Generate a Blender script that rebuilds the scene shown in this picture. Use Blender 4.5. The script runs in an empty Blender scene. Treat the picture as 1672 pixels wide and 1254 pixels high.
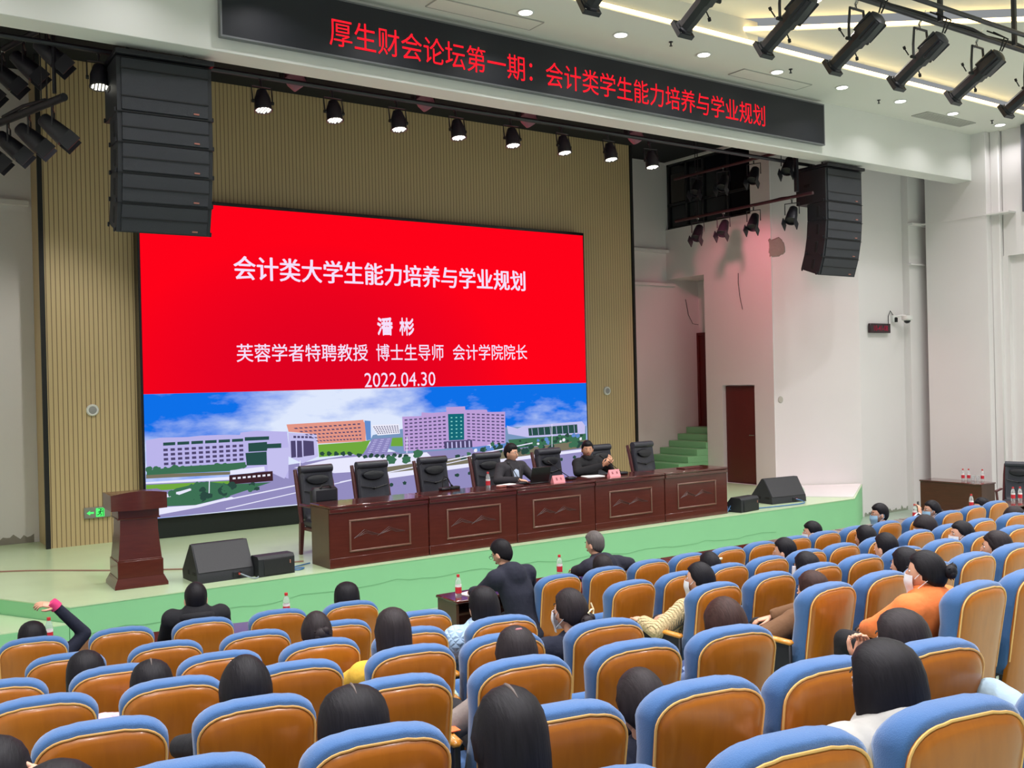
import bpy, bmesh, math, random
import numpy as np
from mathutils import Matrix, Vector

random.seed(7)
rng = np.random.default_rng(7)
PI = math.pi
sc = bpy.context.scene
COL = sc.collection

CAMROWS = [[0.821502, 0.020654, -0.569832], [-0.569725, -0.011309, -0.821758], [-0.023416, 0.999723, 0.002477]]
# ---------------------------------------------------------------- camera, world, light, exposure
# x runs along the stage, y towards it, z up; z = 0 is the stage floor
cam_data = bpy.data.cameras.new('camera')
cam_data.sensor_width = 36.0
cam_data.lens = 36.0 * 1620.0 / 1672.0
cam_data.clip_end = 200
cam = bpy.data.objects.new('camera', cam_data)
COL.objects.link(cam)
cam.matrix_world = Matrix.Translation((0, 0, 2.2)) @ Matrix(CAMROWS).to_4x4()
sc.camera = cam

vs = sc.view_settings
vs.view_transform = 'Standard'
vs.look = 'None'
vs.gamma = 1.0
vs.use_curve_mapping = False
vs.exposure = 0.0

w = bpy.data.worlds.new('world')
sc.world = w
w.use_nodes = True
bg = w.node_tree.nodes['Background']
bg.inputs[0].default_value = (0.93, 0.97, 1.0, 1)
bg.inputs[1].default_value = 0.30            # even ambient fill, added through the unbuilt back of the hall

def area_light(name, loc, size, power, color=(1, 1, 1), rot=(0, 0, 0), shape='DISK', size_y=None, spread=PI):
    d = bpy.data.lights.new(name, 'AREA')
    d.shape = shape
    d.size = size
    if size_y:
        d.size_y = size_y
    d.energy = power
    d.color = color
    d.spread = spread
    o = bpy.data.objects.new(name, d)
    o.location = loc
    o.rotation_euler = rot
    COL.objects.link(o)
    return o

def spot_light(name, loc, target, power, color, angle, blend=0.6, radius=0.08):
    d = bpy.data.lights.new(name, 'SPOT')
    d.energy = power
    d.color = color
    d.spot_size = angle
    d.spot_blend = blend
    d.shadow_soft_size = radius
    o = bpy.data.objects.new(name, d)
    o.location = loc
    o.rotation_euler = (Vector(target) - Vector(loc)).to_track_quat('-Z', 'Y').to_euler()
    COL.objects.link(o)
    return o

CEIL = 6.86
# row of downlights in the low ceiling band in front of the proscenium beam
BAND_X = [1.05 + 1.581 * k for k in range(12)]
BAND_Y = 10.14
# downlights in the higher ceiling over the audience
HALL_LIGHTS = [(-0.5, 8.2), (3.2, 8.2), (6.9, 8.2), (11.02, 8.56), (13.88, 8.83), (15.47, 8.83), (17.06, 8.83)] + [(x, y) for y in (5.2, 2.4, -0.6) for x in (-0.5, 3.2, 6.9, 10.6, 14.3, 17.6)]
for x in BAND_X:
    area_light('band_lamp', (x, BAND_Y, CEIL - 0.022), 0.15, 8, (1.0, 0.965, 0.99), spread=math.radians(125))
for x, y in HALL_LIGHTS:
    area_light('hall_lamp', (x, y, (7.22 if (y < 9.56 - (x - 10.7) * .75) else 7.03) - .022), 0.18, 104 if y < 7 else (76 if x < 12 else 44), (1.0, 0.965, 0.99), spread=math.radians(125))
# stage wash from the row of LED cans under the beam, and a pink can on the side truss
for x in (4.6, 6.5, 8.4, 10.3):
    spot_light('stage_can_beam', (x, 11.85, 5.6), (x + 0.2, 13.4, 0.0), 190, (1.0, 0.97, 0.85), math.radians(75))
spot_light('pink_can_beam', (13.2, 12.6, 5.2), (15.4, 13.8, 3.2), 150, (1.0, 0.25, 0.33), math.radians(95))
# narrow fill added to brighten the two men's faces, set at two profile spots
spot_light('face_fill_beam', (8.67, 7.45, 5.8), (8.25, 12.0, 1.0), 420, (1.0, 0.95, 0.9), math.radians(15), 0.8)
spot_light('face_fill_beam', (9.86, 7.45, 5.8), (9.65, 12.0, 1.0), 420, (1.0, 0.95, 0.9), math.radians(15), 0.8)
spot_light('side_wash_beam', (3.0, 11.9, 5.6), (1.8, 15.0, 0.6), 250, (1.0, 0.98, 0.9), math.radians(80))

# ---------------------------------------------------------------- materials
MATS = {}
def lin(c):
    return tuple((v / 12.92 if v <= 0.04045 else ((v + 0.055) / 1.055) ** 2.4) for v in c)

def rgb(r, g, b):
    return lin((r / 255.0, g / 255.0, b / 255.0))

def new_mat(name):
    m = bpy.data.materials.new(name)
    m.use_nodes = True
    return m, m.node_tree.nodes, m.node_tree.links, m.node_tree.nodes['Principled BSDF']

def plain(name, color, rough=0.5, metal=0.0, var=0.0, scale=6.0, bump=0.0, bump_scale=60.0, spec=0.5, stretch=None, sheen=0.0):
    """Principled material with a little procedural colour variation and bump."""
    if name in MATS:
        return MATS[name]
    m, n, l, b = new_mat(name)
    b.inputs['Base Color'].default_value = (*color, 1)
    b.inputs['Roughness'].default_value = rough
    b.inputs['Metallic'].default_value = metal
    b.inputs['Specular IOR Level'].default_value = spec
    if sheen:
        b.inputs['Sheen Weight'].default_value = sheen
    if var or bump:
        tc = n.new('ShaderNodeTexCoord')
        mp = n.new('ShaderNodeMapping')
        if stretch:
            mp.inputs['Scale'].default_value = stretch
        l.new(tc.outputs['Object'], mp.inputs['Vector'])
    if var:
        nz = n.new('ShaderNodeTexNoise')
        nz.inputs['Scale'].default_value = scale
        nz.inputs['Detail'].default_value = 4
        l.new(mp.outputs[0], nz.inputs['Vector'])
        mx = n.new('ShaderNodeMix')
        mx.data_type = 'RGBA'
        mx.inputs[6].default_value = (*[c * (1 - var) for c in color], 1)
        mx.inputs[7].default_value = (*[min(1, c * (1 + var)) for c in color], 1)
        l.new(nz.outputs['Fac'], mx.inputs[0])
        l.new(mx.outputs[2], b.inputs['Base Color'])
    if bump:
        nb = n.new('ShaderNodeTexNoise')
        nb.inputs['Scale'].default_value = bump_scale
        nb.inputs['Detail'].default_value = 3
        l.new(mp.outputs[0], nb.inputs['Vector'])
        bp = n.new('ShaderNodeBump')
        bp.inputs['Strength'].default_value = bump
        bp.inputs['Distance'].default_value = 0.01
        l.new(nb.outputs['Fac'], bp.inputs['Height'])
        l.new(bp.outputs[0], b.inputs['Normal'])
    MATS[name] = m
    return m

def glow(name, color, strength):
    if name in MATS:
        return MATS[name]
    m, n, l, b = new_mat(name)
    b.inputs['Base Color'].default_value = (0, 0, 0, 1)
    b.inputs['Specular IOR Level'].default_value = 0.0
    b.inputs['Roughness'].default_value = 0.6
    b.inputs['Emission Color'].default_value = (*color, 1)
    b.inputs['Emission Strength'].default_value = strength
    MATS[name] = m
    return m

def wood(name, c1, c2, rough=0.3, axis_scale=(1, 8, 1), scale=5.0, spec=0.5, coat=0.0):
    if name in MATS:
        return MATS[name]
    m, n, l, b = new_mat(name)
    tc = n.new('ShaderNodeTexCoord')
    mp = n.new('ShaderNodeMapping')
    mp.inputs['Scale'].default_value = axis_scale
    nz = n.new('ShaderNodeTexNoise')
    nz.inputs['Scale'].default_value = scale
    nz.inputs['Detail'].default_value = 6
    nz.inputs['Distortion'].default_value = 0.6
    mx = n.new('ShaderNodeMix')
    mx.data_type = 'RGBA'
    mx.inputs[6].default_value = (*c1, 1)
    mx.inputs[7].default_value = (*c2, 1)
    l.new(tc.outputs['Object'], mp.inputs['Vector'])
    l.new(mp.outputs[0], nz.inputs['Vector'])
    l.new(nz.outputs['Fac'], mx.inputs[0])
    l.new(mx.outputs[2], b.inputs['Base Color'])
    b.inputs['Roughness'].default_value = rough
    b.inputs['Specular IOR Level'].default_value = spec
    b.inputs['Coat Weight'].default_value = coat
    b.inputs['Coat Roughness'].default_value = 0.12
    MATS[name] = m
    return m

def hair_mat(name, color):
    if name in MATS:
        return MATS[name]
    m, n, l, b = new_mat(name)
    b.inputs['Base Color'].default_value = (*color, 1)
    b.inputs['Roughness'].default_value = 0.5
    b.inputs['Specular IOR Level'].default_value = 0.15
    tc = n.new('ShaderNodeTexCoord')
    mp = n.new('ShaderNodeMapping')
    mp.inputs['Scale'].default_value = (1, 0.25, 0.06)
    nz = n.new('ShaderNodeTexNoise')
    nz.inputs['Scale'].default_value = 130
    nz.inputs['Detail'].default_value = 3
    bp = n.new('ShaderNodeBump')
    bp.inputs['Strength'].default_value = 0.35
    bp.inputs['Distance'].default_value = 0.006
    mx = n.new('ShaderNodeMix')
    mx.data_type = 'RGBA'
    mx.inputs[6].default_value = (*[c * 0.35 for c in color], 1)
    mx.inputs[7].default_value = (*[c * 1.35 for c in color], 1)
    l.new(tc.outputs['Object'], mp.inputs['Vector'])
    l.new(mp.outputs[0], nz.inputs['Vector'])
    l.new(nz.outputs['Fac'], bp.inputs['Height'])
    l.new(nz.outputs['Fac'], mx.inputs[0])
    l.new(mx.outputs[2], b.inputs['Base Color'])
    l.new(bp.outputs[0], b.inputs['Normal'])
    MATS[name] = m
    return m

WALL = plain('white_wall_paint', rgb(228, 223, 222), 0.75, var=0.04, scale=0.7, bump=0.06, bump_scale=25)
CEILM = plain('ceiling_paint', rgb(226, 224, 216), 0.8, var=0.02, scale=0.5)
BEAMM = plain('beam_paint', rgb(226, 226, 221), 0.75, var=0.02, scale=0.5)
BLACKC = plain('black_paint', rgb(16, 17, 22), 0.9)
PLASTER = plain('bare_plaster', rgb(150, 143, 134), 0.95, var=0.2, scale=6, bump=0.4, bump_scale=30)
DARKGLASS = plain('dark_window_glass', rgb(14, 17, 24), 0.12)
DARKFRAME = plain('dark_frame', rgb(28, 28, 32), 0.5)
STAGE_TOP = plain('stage_top_pale_green', rgb(200, 222, 180), 0.22, var=0.06, scale=1.3, spec=0.5, stretch=(0.5, 1.5, 1))  # stage top, a paler green than the stage front
STAGE_SIDE = plain('stage_front_green', rgb(140, 205, 150), 0.5, var=0.04, scale=1.5)
HALL_FLOOR = plain('hall_floor_paint', rgb(152, 172, 154), 0.3, var=0.06, scale=1.5)
REDWOOD = wood('mahogany_veneer', rgb(74, 30, 24), rgb(96, 42, 33), 0.24, (1, 1, 7), 4.0, coat=0.25)
REDWOOD_H = wood('mahogany_top', rgb(70, 28, 23), rgb(92, 38, 31), 0.13, (1, 7, 7), 4.0, coat=0.5)
MOULD = plain('table_moulding', rgb(120, 84, 70), 0.3)
DARKWOOD = wood('dark_brown_veneer', rgb(72, 46, 33), rgb(88, 60, 44), 0.3, (1, 7, 1), 4.0)
DOORM = wood('door_red_paint', rgb(88, 26, 24), rgb(100, 32, 28), 0.4, (6, 6, 1), 3.0)
SEATWOOD = wood('seat_plywood', rgb(152, 86, 16), rgb(182, 108, 30), 0.3, (5, 1, 1), 5.0, coat=0.16)
SEATEDGE = plain('seat_edge_lacquer', rgb(234, 182, 108), 0.25)
ARMWOOD = wood('armrest_wood', rgb(196, 122, 30), rgb(216, 145, 48), 0.25, (5, 1, 1), 5.0, coat=0.4)
SEATBLUE = plain('seat_fabric_blue', rgb(54, 97, 150), 0.85, var=0.06, scale=9, bump=0.25, bump_scale=260, sheen=0.35)
SEATMETAL = plain('seat_post_metal', rgb(28, 28, 34), 0.45)
LEATHER = plain('black_leather', rgb(52, 53, 62), 0.38, var=0.1, scale=5, bump=0.15, bump_scale=40)
CHAIRWOOD = wood('chair_frame_wood', rgb(74, 36, 38), rgb(96, 50, 50), 0.3, (1, 1, 6), 5.0)
SPEAKER = plain('speaker_black', rgb(34, 36, 41), 0.55, bump=0.15, bump_scale=90)
GRILLE = plain('speaker_grille', rgb(42, 45, 52), 0.5, bump=0.6, bump_scale=240)
STEEL = plain('dark_steel', rgb(40, 40, 46), 0.4, 0.4)
CHROME = plain('bright_steel', rgb(190, 190, 190), 0.25, 1.0)
FIXTURE = plain('fixture_black', rgb(33, 33, 40), 0.4, var=0.1)
RUBBER = plain('black_rubber', rgb(20, 20, 22), 0.7)
WHITEPL = plain('white_plastic', rgb(225, 225, 222), 0.4)
PAPER = plain('white_paper', rgb(235, 235, 235), 0.7)
PINKCARD = plain('pink_card', rgb(240, 150, 158), 0.6)
BLUECABLE = plain('blue_cable', rgb(70, 120, 170), 0.5)
LAMPGLOW = glow('lamp_glow', (1.0, 0.99, 0.95), 6.0)
STRIPGLOW = glow('cove_strip_glow', (1.0, 0.72, 0.32), 8.0)
CANGLOW = glow('can_led_glow', (1.0, 0.98, 0.84), 3.0)
REDLED = glow('red_led_glow', (1.0, 0.012, 0.025), 1.3)
DIMLED = glow('dim_red_led_glow', (0.45, 0.03, 0.07), 0.6)
EXITGLOW = glow('exit_green_glow', (0.10, 0.95, 0.18), 1.1)
GREENLAMP = glow('green_lamp_glow', (0.1, 1.0, 0.4), 1.5)
SKIN = plain('skin', rgb(214, 162, 134), 0.5, var=0.05, scale=20)
SKIN2 = plain('skin_tan', rgb(212, 158, 128), 0.5, var=0.05, scale=20)
EYEW = plain('eye_white', rgb(225, 222, 218), 0.3)
EYEB = plain('eye_iris', rgb(20, 14, 12), 0.2)
LIP = plain('lips', rgb(158, 90, 82), 0.5)
BROW = plain('brow_hair', rgb(24, 20, 20), 0.7)
MASKBLUE = plain('mask_blue', rgb(160, 200, 228), 0.8)
MASKWHITE = plain('mask_white', rgb(222, 226, 232), 0.8)
MASKBLACK = plain('mask_black', rgb(24, 24, 28), 0.7)

def slat_material():
    m, n, l, b = new_mat('slat_board')
    tc = n.new('ShaderNodeTexCoord')
    sep = n.new('ShaderNodeSeparateXYZ')
    l.new(tc.outputs['Object'], sep.inputs[0])
    mul = n.new('ShaderNodeMath'); mul.operation = 'MULTIPLY'; mul.inputs[1].default_value = 1 / 0.062
    l.new(sep.outputs['X'], mul.inputs[0])
    fr = n.new('ShaderNodeMath'); fr.operation = 'FRACT'
    l.new(mul.outputs[0], fr.inputs[0])
    ramp = n.new('ShaderNodeValToRGB')
    ramp.color_ramp.elements[0].position = 0.0
    ramp.color_ramp.elements[0].color = (1, 1, 1, 1)
    ramp.color_ramp.elements[1].position = 0.80
    ramp.color_ramp.elements[1].color = (1, 1, 1, 1)
    for p, v in ((0.84, 0.0), (0.96, 0.0), (1.0, 1.0)):
        e = ramp.color_ramp.elements.new(p); e.color = (v, v, v, 1)
    l.new(fr.outputs[0], ramp.inputs[0])
    mx = n.new('ShaderNodeMix'); mx.data_type = 'RGBA'
    mx.inputs[6].default_value = (*rgb(122, 99, 70), 1)
    mx.inputs[7].default_value = (*rgb(200, 176, 132), 1)
    l.new(ramp.outputs[0], mx.inputs[0])
    l.new(mx.outputs[2], b.inputs['Base Color'])
    bp = n.new('ShaderNodeBump'); bp.inputs['Strength'].default_value = 0.5; bp.inputs['Distance'].default_value = 0.012
    l.new(ramp.outputs[0], bp.inputs['Height'])
    l.new(bp.outputs[0], b.inputs['Normal'])
    b.inputs['Roughness'].default_value = 0.5
    MATS['slat_board'] = m
    return m
SLAT = slat_material()

# ---------------------------------------------------------------- mesh helpers
def rotz(a):
    c, s = math.cos(a), math.sin(a)
    return np.array([[c, -s, 0], [s, c, 0], [0, 0, 1.0]])

def rotx(a):
    c, s = math.cos(a), math.sin(a)
    return np.array([[1.0, 0, 0], [0, c, -s], [0, s, c]])

def roty(a):
    c, s = math.cos(a), math.sin(a)
    return np.array([[c, 0, s], [0, 1.0, 0], [-s, 0, c]])

class MB:
    """Collects shapes for ONE mesh."""
    def __init__(s):
        s.v = []; s.f = []; s.m = []
    def add(s, V, F, m=0):
        o = len(s.v)
        s.v.extend(tuple(float(c) for c in p) for p in V)
        s.f.extend([i + o for i in f] for f in F)
        s.m.extend([m] * len(F))
        return s
    def box(s, c, size, bev=0.0, rot=None, m=0):
        a, b, d = size[0] / 2, size[1] / 2, size[2] / 2
        e = min(bev, a * .98, b * .98, d * .98)
        V = []; F = []
        if e <= 0:
            idx = {}
            for sx in (-1, 1):
                for sy in (-1, 1):
                    for sz in (-1, 1):
                        idx[sx, sy, sz] = len(V); V.append((sx * a, sy * b, sz * d))
            q = lambda *k: [idx[t] for t in k]
            F = [q((-1,-1,-1),(-1,-1,1),(-1,1,1),(-1,1,-1)), q((1,-1,-1),(1,1,-1),(1,1,1),(1,-1,1)),
                 q((-1,-1,-1),(1,-1,-1),(1,-1,1),(-1,-1,1)), q((-1,1,-1),(-1,1,1),(1,1,1),(1,1,-1)),
                 q((-1,-1,-1),(-1,1,-1),(1,1,-1),(1,-1,-1)), q((-1,-1,1),(1,-1,1),(1,1,1),(-1,1,1))]
        else:
            idx = {}
            for sx in (-1, 1):
                for sy in (-1, 1):
                    for sz in (-1, 1):
                        idx[sx, sy, sz, 0] = len(V); V.append((sx * a, sy * (b - e), sz * (d - e)))
                        idx[sx, sy, sz, 1] = len(V); V.append((sx * (a - e), sy * b, sz * (d - e)))
                        idx[sx, sy, sz, 2] = len(V); V.append((sx * (a - e), sy * (b - e), sz * d))
                        F.append([idx[sx, sy, sz, 0], idx[sx, sy, sz, 1], idx[sx, sy, sz, 2]])
            for ax in range(3):
                o1, o2 = [i for i in range(3) if i != ax]
                for sg in (-1, 1):
                    ring = []
                    for p, r in ((-1, -1), (1, -1), (1, 1), (-1, 1)):
                        k = [0, 0, 0]; k[ax] = sg; k[o1] = p; k[o2] = r
                        ring.append(idx[(*k, ax)])
                    F.append(ring)
                # edges along axis ax
                for p in (-1, 1):
                    for r in (-1, 1):
                        k0 = [0, 0, 0]; k0[ax] = -1; k0[o1] = p; k0[o2] = r
                        k1 = list(k0); k1[ax] = 1
                        F.append([idx[(*k0, o1)], idx[(*k1, o1)], idx[(*k1, o2)], idx[(*k0, o2)]])
        V = np.array(V, float)
        if rot is not None:
            V = V @ np.asarray(rot).T
        return s.add(V + np.array(c, float), F, m)
    def loft(s, rings, cap=True, m=0, closed=True):
        n = len(rings[0]); V = np.concatenate([np.asarray(r, float) for r in rings])
        F = []
        for i in range(len(rings) - 1):
            for j in range(n if closed else n - 1):
                k = (j + 1) % n
                F.append([i * n + j, i * n + k, (i + 1) * n + k, (i + 1) * n + j])
        if cap:
            F.append(list(range(n))[::-1])
            F.append([(len(rings) - 1) * n + j for j in range(n)])
        return s.add(V, F, m)
    def tube(s, pts, r, n=8, m=0, cap=True):
        P = [np.array(p, float) for p in pts]
        R = r if hasattr(r, '__len__') else [r] * len(P)
        rings = []
        prev = None
        for i, p in enumerate(P):
            t = (P[min(i + 1, len(P) - 1)] - P[max(i - 1, 0)])
            t = t / (np.linalg.norm(t) + 1e-12)
            if prev is None:
                a = np.array([0, 0, 1.0]) if abs(t[2]) < 0.9 else np.array([1.0, 0, 0])
                u = np.cross(t, a)
            else:
                u = prev - t * (prev @ t)
            u = u / (np.linalg.norm(u) + 1e-12)
            w_ = np.cross(t, u)
            prev = u
            rings.append([p + R[i] * (math.cos(2 * PI * k / n) * u + math.sin(2 * PI * k / n) * w_) for k in range(n)])
        return s.loft(rings, cap, m)
    def lathe(s, prof, c=(0, 0, 0), n=20, m=0, rot=None):
        rings = []
        for r, z in prof:
            rg = np.array([(r * math.cos(2 * PI * k / n), r * math.sin(2 * PI * k / n), z) for k in range(n)])
            if rot is not None:
                rg = rg @ np.asarray(rot).T
            rings.append(rg + np.array(c, float))
        return s.loft(rings, True, m)
    def ball(s, c, r, rot=None, nu=14, nv=9, m=0):
        r = r if hasattr(r, '__len__') else (r, r, r)
        V = []; F = []
        for i in range(1, nv):
            t = PI * i / nv
            for j in range(nu):
                p = 2 * PI * j / nu
                V.append((r[0] * math.sin(t) * math.cos(p), r[1] * math.sin(t) * math.sin(p), r[2] * math.cos(t)))
        V.append((0, 0, r[2])); V.append((0, 0, -r[2]))
        top, bot = len(V) - 2, len(V) - 1
        for i in range(nv - 2):
            for j in range(nu):
                k = (j + 1) % nu
                F.append([i * nu + j, (i + 1) * nu + j, (i + 1) * nu + k, i * nu + k])
        for j in range(nu):
            k = (j + 1) % nu
            F.append([top, j, k]); F.append([bot, (nv - 2) * nu + k, (nv - 2) * nu + j])
        V = np.array(V)
        if rot is not None:
            V = V @ np.asarray(rot).T
        return s.add(V + np.array(c, float), F, m)
    def capsule(s, a, b, ra, rb, n=12, m=0):
        s.tube([a, b], [ra, rb], n, m)
        s.ball(a, ra, None, n, 8, m); s.ball(b, rb, None, n, 8, m)
        return s
    def prism(s, poly, axis, lo, hi, m=0):
        """polygon in the two other axes, extruded along axis from lo to hi"""
        rings = []
        for t in (lo, hi):
            rg = []
            for p, q in poly:
                v = [0, 0, 0]
                o1, o2 = [i for i in range(3) if i != axis]
                v[axis] = t; v[o1] = p; v[o2] = q
                rg.append(v)
            rings.append(rg)
        return s.loft(rings, True, m)
    def xform(s, M):
        V = np.array(s.v)
        s.v = [tuple(p) for p in (V @ np.asarray(M)[:3, :3].T + np.asarray(M)[:3, 3])]
        return s
    def mesh(s, name, mats, smooth=38):
        me = bpy.data.meshes.new(name)
        me.from_pydata(s.v, [], s.f)
        for mt in (mats if isinstance(mats, (list, tuple)) else [mats]):
            me.materials.append(mt)
        if any(s.m):
            me.polygons.foreach_set('material_index', s.m)
        bm = bmesh.new(); bm.from_mesh(me)
        bmesh.ops.recalc_face_normals(bm, faces=bm.faces)
        bm.to_mesh(me); bm.free()
        if smooth:
            me.shade_smooth()
            if smooth < 180:
                me.set_sharp_from_angle(angle=math.radians(smooth))
        me.update()
        return me
    def build(s, name, mats, parent=None, smooth=38, loc=None, rz=None):
        o = bpy.data.objects.new(name, s.mesh(name, mats, smooth))
        COL.objects.link(o)
        if parent is not None:
            o.parent = parent
        if loc is not None:
            o.location = loc
        if rz is not None:
            o.rotation_euler = (0, 0, rz)
        return o

def tag(o, label, cat, group=None):
    o['label'] = label
    o['category'] = cat
    if group:
        o['group'] = group
    return o

def thing(name, label, cat, loc=(0, 0, 0), rz=0.0, group=None):
    o = bpy.data.objects.new(name, None)
    o.empty_display_size = 0.1
    COL.objects.link(o)
    o.location = loc
    o.rotation_euler = (0, 0, rz)
    return tag(o, label, cat, group)

def structure(o):
    o['kind'] = 'structure'
    return o

CHILDREN = {}
def dup(src, parts, name=None):
    """Copy a thing and its parts (parts: list of (part, [sub-parts]))."""
    r = src.copy()
    COL.objects.link(r)
    for p, subs in parts:
        c = p.copy(); COL.objects.link(c); c.parent = r
        for q in subs:
            d = q.copy(); COL.objects.link(d); d.parent = c
    return r

def parts_of(o):
    return [(c, [g for g in COL.objects if g.parent is c]) for c in COL.objects if c.parent is o]

def remeshed(mb, name, mats, voxel, smooth_iter=4):
    """One continuous skin over the overlapping shapes in mb."""
    me = mb.mesh(name + '_raw', [mats] if not isinstance(mats, (list, tuple)) else list(mats), 0)
    o = bpy.data.objects.new('tmp', me)
    COL.objects.link(o)
    md = o.modifiers.new('r', 'REMESH'); md.mode = 'VOXEL'; md.voxel_size = voxel; md.use_smooth_shade = True
    if smooth_iter:
        ms = o.modifiers.new('s', 'SMOOTH'); ms.factor = 0.5; ms.iterations = smooth_iter
    dg = bpy.context.evaluated_depsgraph_get()
    out = bpy.data.meshes.new_from_object(o.evaluated_get(dg))
    out.name = name
    bpy.data.objects.remove(o)
    bpy.data.meshes.remove(me)
    return out

def text_mesh(s, bold=0.0, depth=0.0):
    """Lettering as a mesh, scaled to a unit box: returns MB with x, z in 0..1."""
    cu = bpy.data.curves.new('t', 'FONT')
    cu.body = s
    cu.size = 1.0
    cu.offset = bold
    cu.resolution_u = 3
    cu.extrude = depth
    o = bpy.data.objects.new('t', cu)
    COL.objects.link(o)
    dg = bpy.context.evaluated_depsgraph_get()
    me = bpy.data.meshes.new_from_object(o.evaluated_get(dg))
    V = np.array([v.co[:] for v in me.vertices])
    F = [list(p.vertices) for p in me.polygons]
    bpy.data.objects.remove(o); bpy.data.curves.remove(cu); bpy.data.meshes.remove(me)
    lo, hi = V.min(0), V.max(0)
    mb = MB()
    mb.add(np.c_[(V[:, 0] - lo[0]) / (hi[0] - lo[0]), V[:, 2], (V[:, 1] - lo[1]) / (hi[1] - lo[1])], F)
    return mb

def put_text(mb, x0, x1, z0, z1, y):
    """Unit lettering onto a wall facing the audience (-y)."""
    V = np.array(mb.v)
    V[:, 0] = x0 + V[:, 0] * (x1 - x0)
    V[:, 2] = z0 + V[:, 2] * (z1 - z0)
    V[:, 1] = y - V[:, 1]
    mb.v = [tuple(p) for p in V]
    return mb

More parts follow.
